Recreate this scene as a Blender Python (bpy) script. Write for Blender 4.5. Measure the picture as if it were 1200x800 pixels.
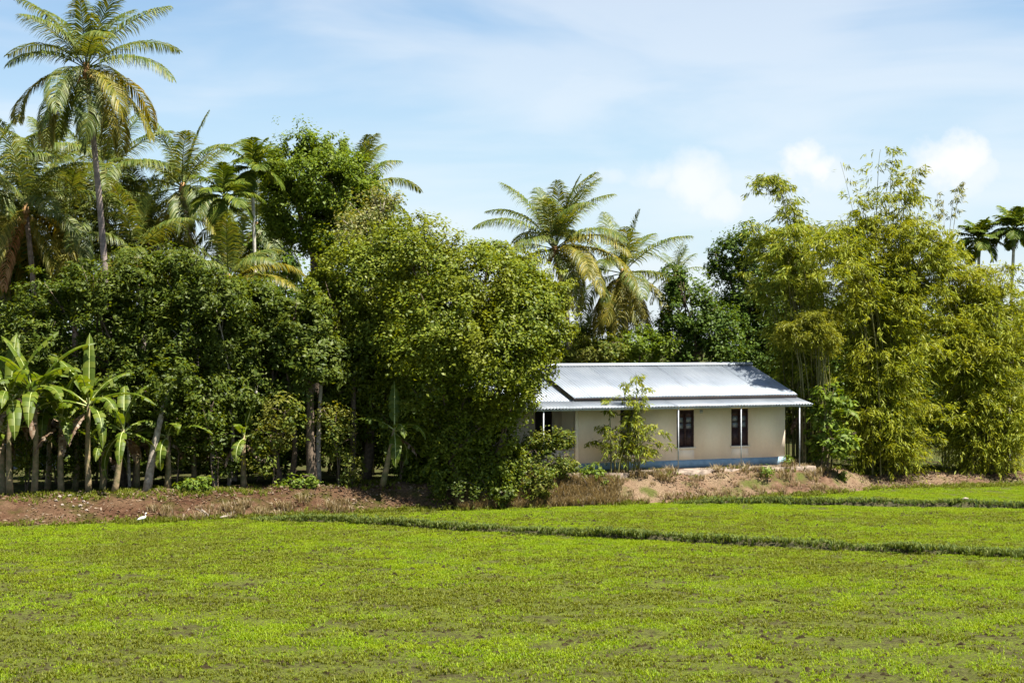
import bpy, math, random
import numpy as np
from math import sin, cos, pi, radians as R

for o in list(bpy.data.objects):
    bpy.data.objects.remove(o, do_unlink=True)
S = bpy.context.scene
COL = S.collection
rnd = random.Random(7)
NR = np.random.default_rng(11)

# ------------------------------------------------------------------ camera
F, H = 2000.0, 6.6            # focal length in photo pixels (1200 wide) and eye height
cam = bpy.data.cameras.new('camera')
cam.sensor_width = 36.0
cam.lens = 36.0 * F / 1200.0
cam.clip_end = 6000
camo = bpy.data.objects.new('camera', cam)
camo.location = (0, 0, H)
camo.rotation_euler = (R(90), 0, 0)
COL.objects.link(camo)
S.camera = camo

# ------------------------------------------------------------------ sun, sky, exposure
SUN_EL, SUN_AZ = 63.0, 118.0    # azimuth clockwise from +Y (the view direction): from the right
sd = np.array([cos(R(SUN_EL)) * sin(R(SUN_AZ)), cos(R(SUN_EL)) * cos(R(SUN_AZ)), sin(R(SUN_EL))])
sun = bpy.data.lights.new('sun', 'SUN')
sun.energy = 5.0
sun.angle = R(0.53)
sun.color = (1.0, 0.95, 0.86)
suno = bpy.data.objects.new('sun', sun)
COL.objects.link(suno)
from mathutils import Vector
suno.rotation_euler = Vector(-sd).to_track_quat('-Z', 'Y').to_euler()
suno.location = (60, -10, 60)

W = bpy.data.worlds.new('World')
S.world = W
W.use_nodes = True
nt = W.node_tree
nt.nodes.clear()
def wn(t, **k):
    n = nt.nodes.new(t)
    for a, b in k.items():
        setattr(n, a, b)
    return n
def L(a, b):
    nt.links.new(a, b)
sky = wn('ShaderNodeTexSky', sky_type='NISHITA', sun_disc=False, sun_elevation=R(SUN_EL), sun_rotation=R(SUN_AZ))
sky.air_density = 1.0
sky.dust_density = 0.1
sky.ozone_density = 1.0
tc = wn('ShaderNodeTexCoord')
def math_(op, a, b=None, clamp=False):
    n = wn('ShaderNodeMath', operation=op)
    n.use_clamp = clamp
    for i, v in enumerate((a, b)):
        if v is None:
            continue
        if isinstance(v, (int, float)):
            n.inputs[i].default_value = v
        else:
            L(v, n.inputs[i])
    return n.outputs[0]
def smooth(v, lo, hi):
    n = wn('ShaderNodeMapRange', interpolation_type='SMOOTHSTEP')
    L(v, n.inputs[0])
    n.inputs[1].default_value = lo
    n.inputs[2].default_value = hi
    return n.outputs[0]
# billow noise for the heaped clouds
nz = wn('ShaderNodeTexNoise')
nz.inputs['Scale'].default_value = 26
nz.inputs['Detail'].default_value = 6
nz.inputs['Roughness'].default_value = 0.55
L(tc.outputs['Generated'], nz.inputs['Vector'])
mask = None
for (px, py, r, k, amt) in ((815, 218, .040, 1.5, .85), (768, 208, .032, 1.9, .7), (848, 240, .028, 1.3, .75), (938, 191, .023, 1.2, 1.0),
                       (968, 205, .024, 1.5, .6), (1124, 186, .028, 1.3, 1.0), (1150, 205, .028, 1.4, .7), (1085, 215, .03, 1.6, .4),
                       (720, 208, .022, 2.0, .45), (560, 275, .03, 2.2, .3), (-400, 240, .06, 1.8, .7), (1700, 230, .06, 1.8, .7)):
    d = Vector(((px - 600) / F, 1, (400 - py) / F)).normalized()
    sub = wn('ShaderNodeVectorMath', operation='SUBTRACT')
    L(tc.outputs['Generated'], sub.inputs[0])
    sub.inputs[1].default_value = d
    mul = wn('ShaderNodeVectorMath', operation='MULTIPLY')
    L(sub.outputs[0], mul.inputs[0])
    mul.inputs[1].default_value = (1, 1, k)
    ln = wn('ShaderNodeVectorMath', operation='LENGTH')
    L(mul.outputs[0], ln.inputs[0])
    dist = math_('ADD', ln.outputs['Value'], math_('MULTIPLY', math_('SUBTRACT', nz.outputs['Fac'], 0.5), -0.075))
    m = smooth(dist, r * 1.0, r * 0.0)
    m = math_('MULTIPLY', m, amt)
    mask = m if mask is None else math_('MAXIMUM', mask, m)
# thin high cloud, long and streaky
mp = wn('ShaderNodeMapping')
L(tc.outputs['Generated'], mp.inputs['Vector'])
mp.inputs['Rotation'].default_value = (0, R(-9), 0)
mp.inputs['Scale'].default_value = (3.2, 3.2, 15)
nc = wn('ShaderNodeTexNoise')
nc.inputs['Scale'].default_value = 1.5
nc.inputs['Detail'].default_value = 5
nc.inputs['Roughness'].default_value = 0.5
nc.inputs['Distortion'].default_value = 0.4
L(mp.outputs[0], nc.inputs['Vector'])
cir = math_('MULTIPLY', smooth(nc.outputs['Fac'], 0.36, 0.70), 0.45)
mask = math_('MAXIMUM', mask, cir)
# broad veil of thin cirrus
for (px, py, r, k, amt) in ((900, 45, .14, 2.6, .45), (640, 85, .13, 3.0, .38), (1050, 40, .12, 3.2, .3)):
    d = Vector(((px - 600) / F, 1, (400 - py) / F)).normalized()
    sub = wn('ShaderNodeVectorMath', operation='SUBTRACT')
    L(tc.outputs['Generated'], sub.inputs[0])
    sub.inputs[1].default_value = d
    mul = wn('ShaderNodeVectorMath', operation='MULTIPLY')
    L(sub.outputs[0], mul.inputs[0])
    mul.inputs[1].default_value = (1, 1, k)
    ln = wn('ShaderNodeVectorMath', operation='LENGTH')
    L(mul.outputs[0], ln.inputs[0])
    dist = math_('ADD', ln.outputs['Value'], math_('MULTIPLY', math_('SUBTRACT', nc.outputs['Fac'], 0.5), -0.25))
    m = math_('MULTIPLY', smooth(dist, r, r * 0.1), amt)
    mask = math_('MAXIMUM', mask, m)
mx = wn('ShaderNodeMixRGB')
L(mask, mx.inputs[0])
hs = wn('ShaderNodeHueSaturation')
hs.inputs['Saturation'].default_value = 1.10
hs.inputs['Value'].default_value = .90
L(sky.outputs[0], hs.inputs['Color'])
sx = wn('ShaderNodeSeparateXYZ')
L(tc.outputs['Generated'], sx.inputs[0])
hz_ = wn('ShaderNodeMixRGB')
L(math_('MULTIPLY', smooth(sx.outputs['Z'], .24, -.02), .78), hz_.inputs[0])
L(hs.outputs[0], hz_.inputs[1])
hz_.inputs[2].default_value = (3.55, 4.55, 5.6, 1)
L(hz_.outputs[0], mx.inputs[1])
CLOUD = (5.9, 6.0, 6.15, 1)
mx.inputs[2].default_value = CLOUD
bg = wn('ShaderNodeBackground')
bg.inputs[1].default_value = 0.05
L(mx.outputs[0], bg.inputs[0])
wo = wn('ShaderNodeOutputWorld')
L(bg.outputs[0], wo.inputs[0])
S.view_settings.view_transform = 'Standard'
S.view_settings.look = 'None'
S.view_settings.gamma = 1
S.view_settings.exposure = 1.78
S.cycles.max_bounces = 8
S.cycles.transparent_max_bounces = 8

# ------------------------------------------------------------------ helpers
def at(px, py, D):
    return np.array([(px - 600) / F * D, D, H + (400 - py) / F * D])

def hash2(ix, iy, seed):
    h = (ix.astype(np.int64) * 374761393 + iy.astype(np.int64) * 668265263 + seed * 1442695041) & 0xffffffff
    h = ((h ^ (h >> 13)) * 1274126177) & 0xffffffff
    return ((h ^ (h >> 16)) & 0xffff) / 65535.0

def vnoise(x, y, seed=0):
    x = np.asarray(x, float); y = np.asarray(y, float)
    ix, iy = np.floor(x), np.floor(y)
    fx, fy = x - ix, y - iy
    fx = fx * fx * (3 - 2 * fx); fy = fy * fy * (3 - 2 * fy)
    a = hash2(ix, iy, seed); b = hash2(ix + 1, iy, seed); c = hash2(ix, iy + 1, seed); d = hash2(ix + 1, iy + 1, seed)
    return (a * (1 - fx) + b * fx) * (1 - fy) + (c * (1 - fx) + d * fx) * fy

def fbm(x, y, seed=0, o=4):
    t = 0; a = .5
    for k in range(o):
        t = t + a * vnoise(np.asarray(x) * 2 ** k, np.asarray(y) * 2 ** k, seed + k * 17)
        a *= .5
    return t

def unit(v):
    v = np.asarray(v, float)
    return v / (np.linalg.norm(v, axis=-1, keepdims=True) + 1e-9)

def mesh_np(name, V, loops, counts, mat, smooth_=False):
    me = bpy.data.meshes.new(name)
    V = np.ascontiguousarray(V, dtype=np.float32)
    me.vertices.add(len(V)); me.vertices.foreach_set('co', V.ravel())
    me.loops.add(len(loops)); me.loops.foreach_set('vertex_index', np.asarray(loops, dtype=np.int32).ravel())
    counts = np.asarray(counts, dtype=np.int32)
    me.polygons.add(len(counts))
    st = np.zeros(len(counts), dtype=np.int32); st[1:] = np.cumsum(counts)[:-1]
    me.polygons.foreach_set('loop_start', st)
    if smooth_:
        me.polygons.foreach_set('use_smooth', np.ones(len(counts), dtype=bool))
    if mat: me.materials.append(mat)
    me.update(calc_edges=True)
    return me

def link(name, me, parent=None, loc=None):
    o = bpy.data.objects.new(name, me)
    COL.objects.link(o)
    if parent is not None: o.parent = parent
    if loc is not None: o.location = loc
    return o

def tag(o, label=None, cat=None, group=None, kind=None):
    if label: o['label'] = label
    if cat: o['category'] = cat
    if group: o['group'] = group
    if kind: o['kind'] = kind
    return o

def thing(name, label, cat, loc, group=None, rz=0.0):
    o = bpy.data.objects.new(name, None)
    o.empty_display_size = .3
    COL.objects.link(o)
    o.location = loc
    o.rotation_euler = (0, 0, rz)
    return tag(o, label, cat, group)

class MB:
    def __init__(s): s.V = []; s.F = []
    def add(s, vs, fs):
        b = len(s.V); s.V += [tuple(map(float, v)) for v in vs]; s.F += [tuple(b + i for i in f) for f in fs]
    def box(s, lo, hi):
        x0, y0, z0 = lo; x1, y1, z1 = hi
        s.add([(x0,y0,z0),(x1,y0,z0),(x1,y1,z0),(x0,y1,z0),(x0,y0,z1),(x1,y0,z1),(x1,y1,z1),(x0,y1,z1)],
              [(0,3,2,1),(4,5,6,7),(0,1,5,4),(1,2,6,5),(2,3,7,6),(3,0,4,7)])
    def tube(s, pts, rad, n=7, cap=True):
        pts = np.asarray(pts, float); m = len(pts)
        T = np.gradient(pts, axis=0); T = unit(T)
        up = np.array([0, 0, 1.0]) if abs(T[0][2]) < .8 else np.array([1.0, 0, 0])
        vs = []
        a = unit(np.cross(up, T[0]))
        for i in range(m):
            a = unit(a - T[i] * np.dot(a, T[i])); b = np.cross(T[i], a)
            r = rad[i] if hasattr(rad, '__len__') else rad
            for k in range(n):
                th = 2 * pi * k / n
                vs.append(pts[i] + (a * cos(th) + b * sin(th)) * r)
        fs = []
        for i in range(m - 1):
            for k in range(n):
                fs.append((i*n+k, i*n+(k+1)%n, (i+1)*n+(k+1)%n, (i+1)*n+k))
        if cap:
            fs.append(tuple(range(n-1, -1, -1))); fs.append(tuple((m-1)*n+k for k in range(n)))
        s.add(vs, fs)
    def build(s, name, mat, parent=None, off=None, smooth_=False):
        V = np.array(s.V)
        if off is not None: V = V - np.asarray(off)
        me = mesh_np(name, V, [i for f in s.F for i in f], [len(f) for f in s.F], mat, smooth_)
        return link(name, me, parent)

# ------------------------------------------------------------------ materials
def newmat(name):
    m = bpy.data.materials.new(name); m.use_nodes = True
    t = m.node_tree; t.nodes.clear()
    return m, t
def nd(t, typ, **k):
    n = t.nodes.new(typ)
    for a, b in k.items(): setattr(n, a, b)
    return n
def ramp(t, src, stops):
    r = nd(t, 'ShaderNodeValToRGB')
    e = r.color_ramp.elements
    while len(e) > 1: e.remove(e[-1])
    e[0].position = stops[0][0]; e[0].color = (*stops[0][1], 1)
    for p, c in stops[1:]:
        x = e.new(p); x.color = (*c, 1)
    t.links.new(src, r.inputs[0])
    return r.outputs[0]
def mixc(t, fac, a, b, mode='MIX'):
    n = nd(t, 'ShaderNodeMixRGB', blend_type=mode)
    for i, v in enumerate((fac, a, b)):
        if isinstance(v, (int, float)): n.inputs[i].default_value = v
        elif isinstance(v, tuple): n.inputs[i].default_value = (*v, 1)
        else: t.links.new(v, n.inputs[i])
    return n.outputs[0]
def noise(t, scale, detail=4, rough=.55, vec=None, dist=0):
    n = nd(t, 'ShaderNodeTexNoise')
    n.inputs['Scale'].default_value = scale; n.inputs['Detail'].default_value = detail
    n.inputs['Roughness'].default_value = rough; n.inputs['Distortion'].default_value = dist
    if vec is None: vec = nd(t, 'ShaderNodeNewGeometry').outputs['Position']
    t.links.new(vec, n.inputs['Vector'])
    return n.outputs['Fac']

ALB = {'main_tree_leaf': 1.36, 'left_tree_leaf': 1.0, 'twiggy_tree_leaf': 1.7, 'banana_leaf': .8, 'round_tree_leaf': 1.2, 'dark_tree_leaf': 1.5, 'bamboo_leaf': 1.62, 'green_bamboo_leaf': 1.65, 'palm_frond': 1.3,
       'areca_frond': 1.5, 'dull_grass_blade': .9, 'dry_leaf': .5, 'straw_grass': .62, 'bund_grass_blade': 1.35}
def leafmat(name, dark, mid, light, patch=None, trans=.42, gloss=.012, tint=(1.35, 1.2, .25), rough=.5):
    q = ALB.get(name, 1.0)
    dark, mid, light = [tuple(min(.6, x * q) for x in c_) for c_ in (dark, mid, light)]
    if patch: patch = tuple(x * q for x in patch)
    m, t = newmat(name)
    g = nd(t, 'ShaderNodeNewGeometry')
    c = ramp(t, g.outputs['Random Per Island'], [(0, dark), (.5, mid), (.88, light), (1, light)])
    if patch:
        nf = noise(t, .55, 3)
        f = ramp(t, nf, [(.45, (0, 0, 0)), (.68, (1, 1, 1))])
        c = mixc(t, f, c, mixc(t, .65, c, patch))
    d = nd(t, 'ShaderNodeBsdfDiffuse'); t.links.new(c, d.inputs[0])
    tr = nd(t, 'ShaderNodeBsdfTranslucent')
    t.links.new(mixc(t, 1.0, c, tint, 'MULTIPLY'), tr.inputs[0])
    ms = nd(t, 'ShaderNodeMixShader'); ms.inputs[0].default_value = trans
    t.links.new(d.outputs[0], ms.inputs[1]); t.links.new(tr.outputs[0], ms.inputs[2])
    gl = nd(t, 'ShaderNodeBsdfGlossy'); gl.inputs['Roughness'].default_value = rough
    m2 = nd(t, 'ShaderNodeMixShader'); m2.inputs[0].default_value = gloss
    t.links.new(ms.outputs[0], m2.inputs[1]); t.links.new(gl.outputs[0], m2.inputs[2])
    o = nd(t, 'ShaderNodeOutputMaterial'); t.links.new(m2.outputs[0], o.inputs[0])
    return m

def solid(name, col, rough=.7, metal=0.0, var=.15, scale=6, bump=0.0, col2=None, spec=.3, bscale=None, detail=5):
    m, t = newmat(name)
    b = nd(t, 'ShaderNodeBsdfPrincipled')
    nf = noise(t, scale, detail)
    c2 = col2 or tuple(x * (1 - var * 2) for x in col)
    c1 = tuple(min(1, x * (1 + var * .6)) for x in col)
    c = ramp(t, nf, [(.3, c2), (.65, c1)])
    t.links.new(c, b.inputs['Base Color'])
    b.inputs['Roughness'].default_value = rough; b.inputs['Metallic'].default_value = metal
    b.inputs['Specular IOR Level'].default_value = spec
    if bump:
        bn = nd(t, 'ShaderNodeBump'); bn.inputs['Strength'].default_value = bump; bn.inputs['Distance'].default_value = .05
        t.links.new(noise(t, bscale or scale * 3, 5), bn.inputs['Height']); t.links.new(bn.outputs[0], b.inputs['Normal'])
    o = nd(t, 'ShaderNodeOutputMaterial'); t.links.new(b.outputs[0], o.inputs[0])
    return m

M = {}
M['leaf_main'] = leafmat('main_tree_leaf', (.045, .070, .006), (.085, .115, .008), (.140, .160, .016), patch=(.13, .14, .008), gloss=.014)
M['leaf_left'] = leafmat('left_tree_leaf', (.034, .058, .007), (.065, .098, .009), (.110, .135, .016), patch=(.10, .13, .02))
M['leaf_round'] = leafmat('round_tree_leaf', (.045, .078, .005), (.085, .130, .007), (.125, .165, .012), patch=(.12, .16, .015))
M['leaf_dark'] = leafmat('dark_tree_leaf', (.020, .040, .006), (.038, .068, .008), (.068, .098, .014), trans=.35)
M['leaf_shrub'] = leafmat('shrub_leaf', (.05, .08, .012), (.10, .14, .015), (.17, .18, .03), patch=(.18, .16, .03))
M['leaf_weed'] = leafmat('weed_leaf', (.06, .10, .012), (.11, .17, .015), (.17, .22, .03))
M['leaf_twig'] = leafmat('twiggy_tree_leaf', (.05, .07, .02), (.10, .11, .03), (.16, .15, .06))
M['leaf_bamboo'] = leafmat('bamboo_leaf', (.066, .088, .007), (.113, .136, .009), (.172, .182, .018), patch=(.155, .156, .010), trans=.45)
M['leaf_mop'] = leafmat('mop_bamboo_leaf', (.11, .13, .010), (.165, .180, .014), (.235, .235, .03), trans=.45)
M['leaf_bamboo_green'] = leafmat('green_bamboo_leaf', (.060, .085, .010), (.110, .135, .012), (.170, .175, .022), trans=.45)
M['leaf_palm'] = leafmat('palm_frond', (.042, .068, .012), (.070, .100, .015), (.120, .130, .024), trans=.42, gloss=.025, tint=(1.5, 1.2, .35))
M['leaf_palm_y'] = leafmat('yellowing_palm_frond', (.10, .115, .012), (.165, .160, .014), (.26, .22, .03), trans=.45, gloss=.02, tint=(1.5, 1.15, .3))
M['leaf_palm_d'] = leafmat('dead_palm_frond', (.20, .085, .025), (.30, .14, .04), (.38, .22, .09), trans=.3, gloss=.02, tint=(1.4, 1, .5))
M['leaf_areca'] = leafmat('areca_frond', (.030, .050, .007), (.052, .076, .009), (.095, .110, .015), trans=.35, gloss=.008)
M['leaf_banana'] = leafmat('banana_leaf', (.070, .115, .008), (.110, .165, .010), (.165, .205, .020), trans=.48, gloss=.015, tint=(1.3, 1.2, .4))
M['leaf_dry'] = leafmat('dry_leaf', (.16, .085, .045), (.27, .17, .10), (.42, .32, .22), trans=.2, gloss=.02, tint=(1.1, 1, .8))
M['straw'] = leafmat('straw_grass', (.20, .14, .06), (.34, .25, .12), (.45, .36, .20), trans=.35, gloss=.02, tint=(1.1, 1, .7))
M['grass'] = leafmat('field_grass_blade', (.100, .168, .004), (.156, .236, .004), (.215, .282, .010), patch=(.195, .236, .006), trans=.4, gloss=.008, tint=(1.2, 1.15, .4))
M['grass_dull'] = leafmat('dull_grass_blade', (.072, .093, .008), (.114, .138, .010), (.165, .180, .028), trans=.35, gloss=.008)
M['grass_bund'] = leafmat('bund_grass_blade', (.028, .048, .014), (.05, .075, .020), (.10, .12, .03), trans=.3, gloss=.004)
M['bark'] = solid('tree_bark', (.13, .095, .065), .9, scale=9, var=.3, bump=.5)
M['bark_pale'] = solid('pale_bark', (.34, .29, .24), .9, scale=7, var=.25, bump=.4)
M['bark_palm'] = solid('palm_trunk_bark', (.24, .19, .165), .9, scale=5, var=.25, bump=.5)
M['areca_bark'] = solid('areca_trunk_bark', (.46, .43, .37), .85, scale=6, var=.22, bump=.2)
M['areca_shaft'] = solid('areca_crownshaft', (.09, .15, .05), .5, scale=4)
M['banana_stem'] = solid('banana_stem', (.21, .15, .085), .65, scale=5, var=.35, col2=(.075, .085, .03), bump=.3)
M['banana_rib'] = solid('banana_midrib', (.30, .34, .12), .5, scale=4)
M['culm'] = solid('bamboo_culm', (.12, .11, .035), .5, scale=3, var=.3, col2=(.06, .065, .02))
M['culm_pale'] = solid('pale_bamboo_culm', (.42, .36, .26), .6, scale=3, var=.2)
M['twig'] = solid('grey_twig', (.26, .22, .18), .9, scale=8)
M['coconut'] = solid('coconut_husk', (.32, .18, .05), .5, scale=5, var=.3, col2=(.16, .15, .04))
M['fibre'] = solid('palm_fibre', (.30, .17, .07), .9, scale=9, var=.3)
M['roof'] = None

# soil of the bank
def bankmat():
    m, t = newmat('bank_earth')
    b = nd(t, 'ShaderNodeBsdfPrincipled')
    big = noise(t, .45, 4, .6); mid = noise(t, 3.2, 5, .6); fine = noise(t, 17, 4, .65)
    c = ramp(t, mid, [(.25, (.046, .027, .017)), (.48, (.096, .057, .035)), (.72, (.168, .106, .068))])
    dry = ramp(t, fine, [(.3, (.092, .062, .038)), (.62, (.205, .146, .092))])
    f = ramp(t, big, [(.42, (0, 0, 0)), (.60, (1, 1, 1))])
    c = mixc(t, f, c, dry)
    moss = ramp(t, noise(t, 1.1, 4, .6), [(.50, (0, 0, 0)), (.66, (1, 1, 1))])
    c = mixc(t, moss, c, (.07, .075, .02))
    sp = ramp(t, noise(t, 30, 3, .6), [(.33, (.35, .33, .3)), (.5, (1, 1, 1))])
    c = mixc(t, .8, c, sp, 'MULTIPLY')
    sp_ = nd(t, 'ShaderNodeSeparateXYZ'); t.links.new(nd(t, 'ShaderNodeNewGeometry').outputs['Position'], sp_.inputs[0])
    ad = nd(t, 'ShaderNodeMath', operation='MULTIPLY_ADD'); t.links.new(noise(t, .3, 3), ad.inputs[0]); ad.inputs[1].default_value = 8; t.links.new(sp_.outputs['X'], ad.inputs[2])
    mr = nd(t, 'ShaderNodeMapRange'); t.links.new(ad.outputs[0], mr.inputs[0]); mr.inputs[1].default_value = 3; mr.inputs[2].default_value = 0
    c = mixc(t, mr.outputs[0], c, mixc(t, 1.0, c, (.56, .48, .44), 'MULTIPLY'))   # banana shade painted into the soil colour, west of the house plot
    t.links.new(c, b.inputs['Base Color'])
    b.inputs['Roughness'].default_value = .95; b.inputs['Specular IOR Level'].default_value = .05
    bn = nd(t, 'ShaderNodeBump'); bn.inputs['Strength'].default_value = .9; bn.inputs['Distance'].default_value = .08
    t.links.new(noise(t, 9, 6, .65), bn.inputs['Height']); t.links.new(bn.outputs[0], b.inputs['Normal'])
    o = nd(t, 'ShaderNodeOutputMaterial'); t.links.new(b.outputs[0], o.inputs[0])
    return m
def fieldmat():
    m, t = newmat('field_ground')
    b = nd(t, 'ShaderNodeBsdfPrincipled')
    mid = noise(t, .9, 5, .65); fine = noise(t, 6, 6, .72); tiny = noise(t, 19, 5, .7)
    mud = ramp(t, fine, [(.30, (.022, .019, .010)), (.50, (.050, .045, .020)), (.72, (.090, .085, .038))])
    g = ramp(t, tiny, [(.32, (.045, .058, .010)), (.50, (.090, .125, .010)), (.70, (.150, .190, .014))])
    f = ramp(t, tiny, [(.40, (0, 0, 0)), (.55, (1, 1, 1))])
    c = mixc(t, f, mud, g)
    f2 = ramp(t, mid, [(.36, (1, 1, 1)), (.56, (.25, .25, .25))])
    c = mixc(t, f2, c, mud)
    t.links.new(c, b.inputs['Base Color'])
    b.inputs['Roughness'].default_value = 1; b.inputs['Specular IOR Level'].default_value = .02
    bn = nd(t, 'ShaderNodeBump'); bn.inputs['Strength'].default_value = 1; bn.inputs['Distance'].default_value = .08
    t.links.new(noise(t, 13, 6, .7), bn.inputs['Height']); t.links.new(bn.outputs[0], b.inputs['Normal'])
    o = nd(t, 'ShaderNodeOutputMaterial'); t.links.new(b.outputs[0], o.inputs[0])
    return m
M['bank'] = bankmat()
M['field'] = fieldmat()
M['floor'] = solid('grove_floor_earth', (.040, .050, .014), 1.0, scale=1.2, var=.3, bump=.6, col2=(.036, .024, .015), spec=.02)
M['bund'] = solid('bund_mud', (.060, .055, .026), 1.0, spec=.02, scale=5, var=.35, bump=.8, col2=(.03, .03, .018))

# ------------------------------------------------------------------ ground
EDGE = []   # X, D of field edge, D of bank top, bank height
for px, py, zt, Dt in ((-500, 640, .70, 58.5), (-200, 628, .72, 61.5), (0, 617, .76, 63.7), (200, 611, .82, 65.0), (400, 601.5, .85, 67.4),
                       (550, 597, .98, 68.9), (680, 592.5, 1.05, 70.1), (800, 588, 1.08, 72.1), (920, 582, 1.08, 74.3), (985, 577.5, .95, 76.2),
                       (1030, 572.5, .52, 79.3), (1200, 569, .50, 80.4), (1500, 566, .5, 82)):
    Db = F * H / (py - 400)
    EDGE.append(((px - 600) / F * Db, Db, Dt, zt))
EX = np.array([e[0] for e in EDGE])
def edge(X):
    return (np.interp(X, EX, [e[1] for e in EDGE]), np.interp(X, EX, [e[2] for e in EDGE]), np.interp(X, EX, [e[3] for e in EDGE]))
def gz(X, D):
    X = np.asarray(X, float); D = np.asarray(D, float)
    db, dt, zt = edge(X)
    s = np.clip((D - db) / (dt - db), 0, 1)
    s2 = s * s * (3 - 2 * s) * .45 + .55 * np.sin(s * pi / 2)
    rough = (fbm(X * .9, D * .9, 3) - .47) * .42 * np.clip(s * 3, 0, 1) * np.clip(1.2 - np.clip((D - dt) / 3, 0, .9), .25, 1)
    return s2 * zt + rough * zt + (fbm(X * 3.3, D * 3.3, 9) - .47) * .10 * np.clip(s * 4, 0, 1)
def gz1(X, D): return float(gz(np.array([X]), np.array([D]))[0])

def grid_mesh(name, X, Y, Z, mat, sm=True):
    r, c = X.shape
    V = np.stack([X.ravel(), Y.ravel(), Z.ravel()], 1)
    i = np.arange(r * c).reshape(r, c)
    q = np.stack([i[:-1, :-1], i[:-1, 1:], i[1:, 1:], i[1:, :-1]], -1).reshape(-1, 4)
    return mesh_np(name, V, q.ravel(), np.full(len(q), 4), mat, sm)

def field_z(X, D):
    return (fbm(X * 1.6, D * 1.6, 31) - .47) * .11 + (fbm(X * 6, D * 6, 37, 3) - .44) * .05
xs = np.arange(-34, 34.01, .2); ds = np.concatenate([np.arange(28, 60, .19), np.arange(60, 84, .25)])
Xg, Dg = np.meshgrid(xs, ds)
Zg = field_z(Xg, Dg)
bd = np.minimum(np.minimum(Xg + 34, 34 - Xg), np.minimum(Dg - 28, 84 - Dg))
Zg = Zg - .35 * np.clip(1 - bd / .6, 0, 1)
tag(link('field', grid_mesh('field', Xg, Dg, Zg, M['field'])), kind='structure')
xs = np.linspace(-1600, 1600, 24); ds = np.linspace(-300, 2400, 24)
Xg, Dg = np.meshgrid(xs, ds)
tag(link('plain', grid_mesh('plain', Xg, Dg, Xg * 0 - .22, M['field'])), kind='structure')
# raised earth bank and the land behind it
xs = np.arange(-40, 40.01, .16)
rows = []
for v in np.linspace(-.12, 1.0, 20): rows.append(('e', v))
for d in (.25, .5, .8, 1.2, 1.7, 2.3, 3, 4, 5, 6.5, 8, 10, 13, 17, 22, 30, 45, 80, 200, 600, 1500): rows.append(('b', d))
Xl, Dl = [], []
for k, v in rows:
    db, dt, zt = edge(xs)
    if k == 'e': Xl.append(xs); Dl.append(db + v * (dt - db))
    else: Xl.append(xs * (1 + max(0, v - 6) / 25)); Dl.append(dt + v)
Xg, Dg = np.array(Xl), np.array(Dl)
Zg = gz(np.clip(Xg, -40, 40), Dg)
for i, (k, v) in enumerate(rows):
    if k == 'e' and v <= 0: Zg[i] = -.16 + (v + .12) * .9
    if k == 'b' and v > 13: Zg[i] = .9
nsp = 20 + 7
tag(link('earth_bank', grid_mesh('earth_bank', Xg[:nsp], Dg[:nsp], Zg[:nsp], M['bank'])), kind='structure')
tag(link('grove_floor', grid_mesh('grove_floor', Xg[nsp-1:], Dg[nsp-1:], Zg[nsp-1:], M['floor'])), kind='structure')

# low mud bunds that divide the plots
def bund(pts, h, w, seed):
    P = []
    for px, py in pts:
        D = F * H / (py - 400); P.append(((px - 600) / F * D, D))
    P = np.array(P)
    seg = np.concatenate([[0], np.cumsum(np.linalg.norm(np.diff(P, axis=0), axis=1))])
    t = np.arange(0, seg[-1], .12)
    x = np.interp(t, seg, P[:, 0]); d = np.interp(t, seg, P[:, 1])
    d = d + (fbm(t * .35, t * 0, seed, 3) - .45) * .5
    prof = np.linspace(-1, 1, 9)
    Xg = x[None, :] + prof[:, None] * 0
    wv = w * (.75 + .5 * fbm(t * .6, t * 0 + 5, seed))
    Dg = d[None, :] + prof[:, None] * wv[None, :]
    hv = h * (.65 + .7 * fbm(t * .8, t * 0 + 9, seed)) * np.clip(t / 2.5, 0, 1)
    Zg = np.clip(1 - np.abs(prof[:, None]) ** 2.2, 0, 1) * hv[None, :] + (fbm(Xg * 4, Dg * 4, seed) - .47) * .12 - .04 * (np.abs(prof[:, None]) > .9)
    return Xg, Dg, Zg
b1 = bund([(300, 609.5), (400, 611.5), (470, 616), (560, 621.5), (680, 627.5), (800, 634), (920, 641), (1040, 646), (1200, 653), (1420, 664)], .17, .32, 51)
b2 = bund([(800, 589), (880, 588.5), (950, 590.5), (1050, 592.5), (1130, 594), (1200, 595.5), (1420, 600)], .20, .36, 61)
for b in (b1, b2):
    tag(link('mud_bund', grid_mesh('mud_bund', *b, M['bund'])), kind='structure')

# ------------------------------------------------------------------ scattered ground cover (uncountable)
def tuft_mesh(name, mat, nt_, nb, rad, h, w, lean, seed):
    g = np.random.default_rng(seed)
    n = nt_ * nb
    c = g.normal(0, 1, (nt_, 2)) * rad * .5
    base = np.repeat(c, nb, 0) + g.normal(0, .012, (n, 2))
    th = g.uniform(0, 2 * pi, n); hh = h * g.uniform(.45, 1.15, n); le = lean * g.uniform(.2, 1.2, n) * hh
    d = np.stack([np.cos(th), np.sin(th)], 1); s = np.stack([-d[:, 1], d[:, 0]], 1) * w * .5
    z0 = np.full(n, -.02)
    A = np.column_stack([base + s, z0]); B = np.column_stack([base - s, z0])
    m = base + d * le[:, None] * .35; mh = hh * .62
    C = np.column_stack([m - s * .8, mh]); E = np.column_stack([m + s * .8, mh])
    Tp = np.column_stack([base + d * le[:, None], hh])
    V = np.stack([A, B, C, E, Tp], 1).reshape(-1, 3)
    k = np.arange(n) * 5
    loops = np.stack([k, k+1, k+2, k+3, k+3, k+2, k+4], 1).ravel()
    return mesh_np(name, V, loops, np.tile([4, 3], n), mat)

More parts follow.
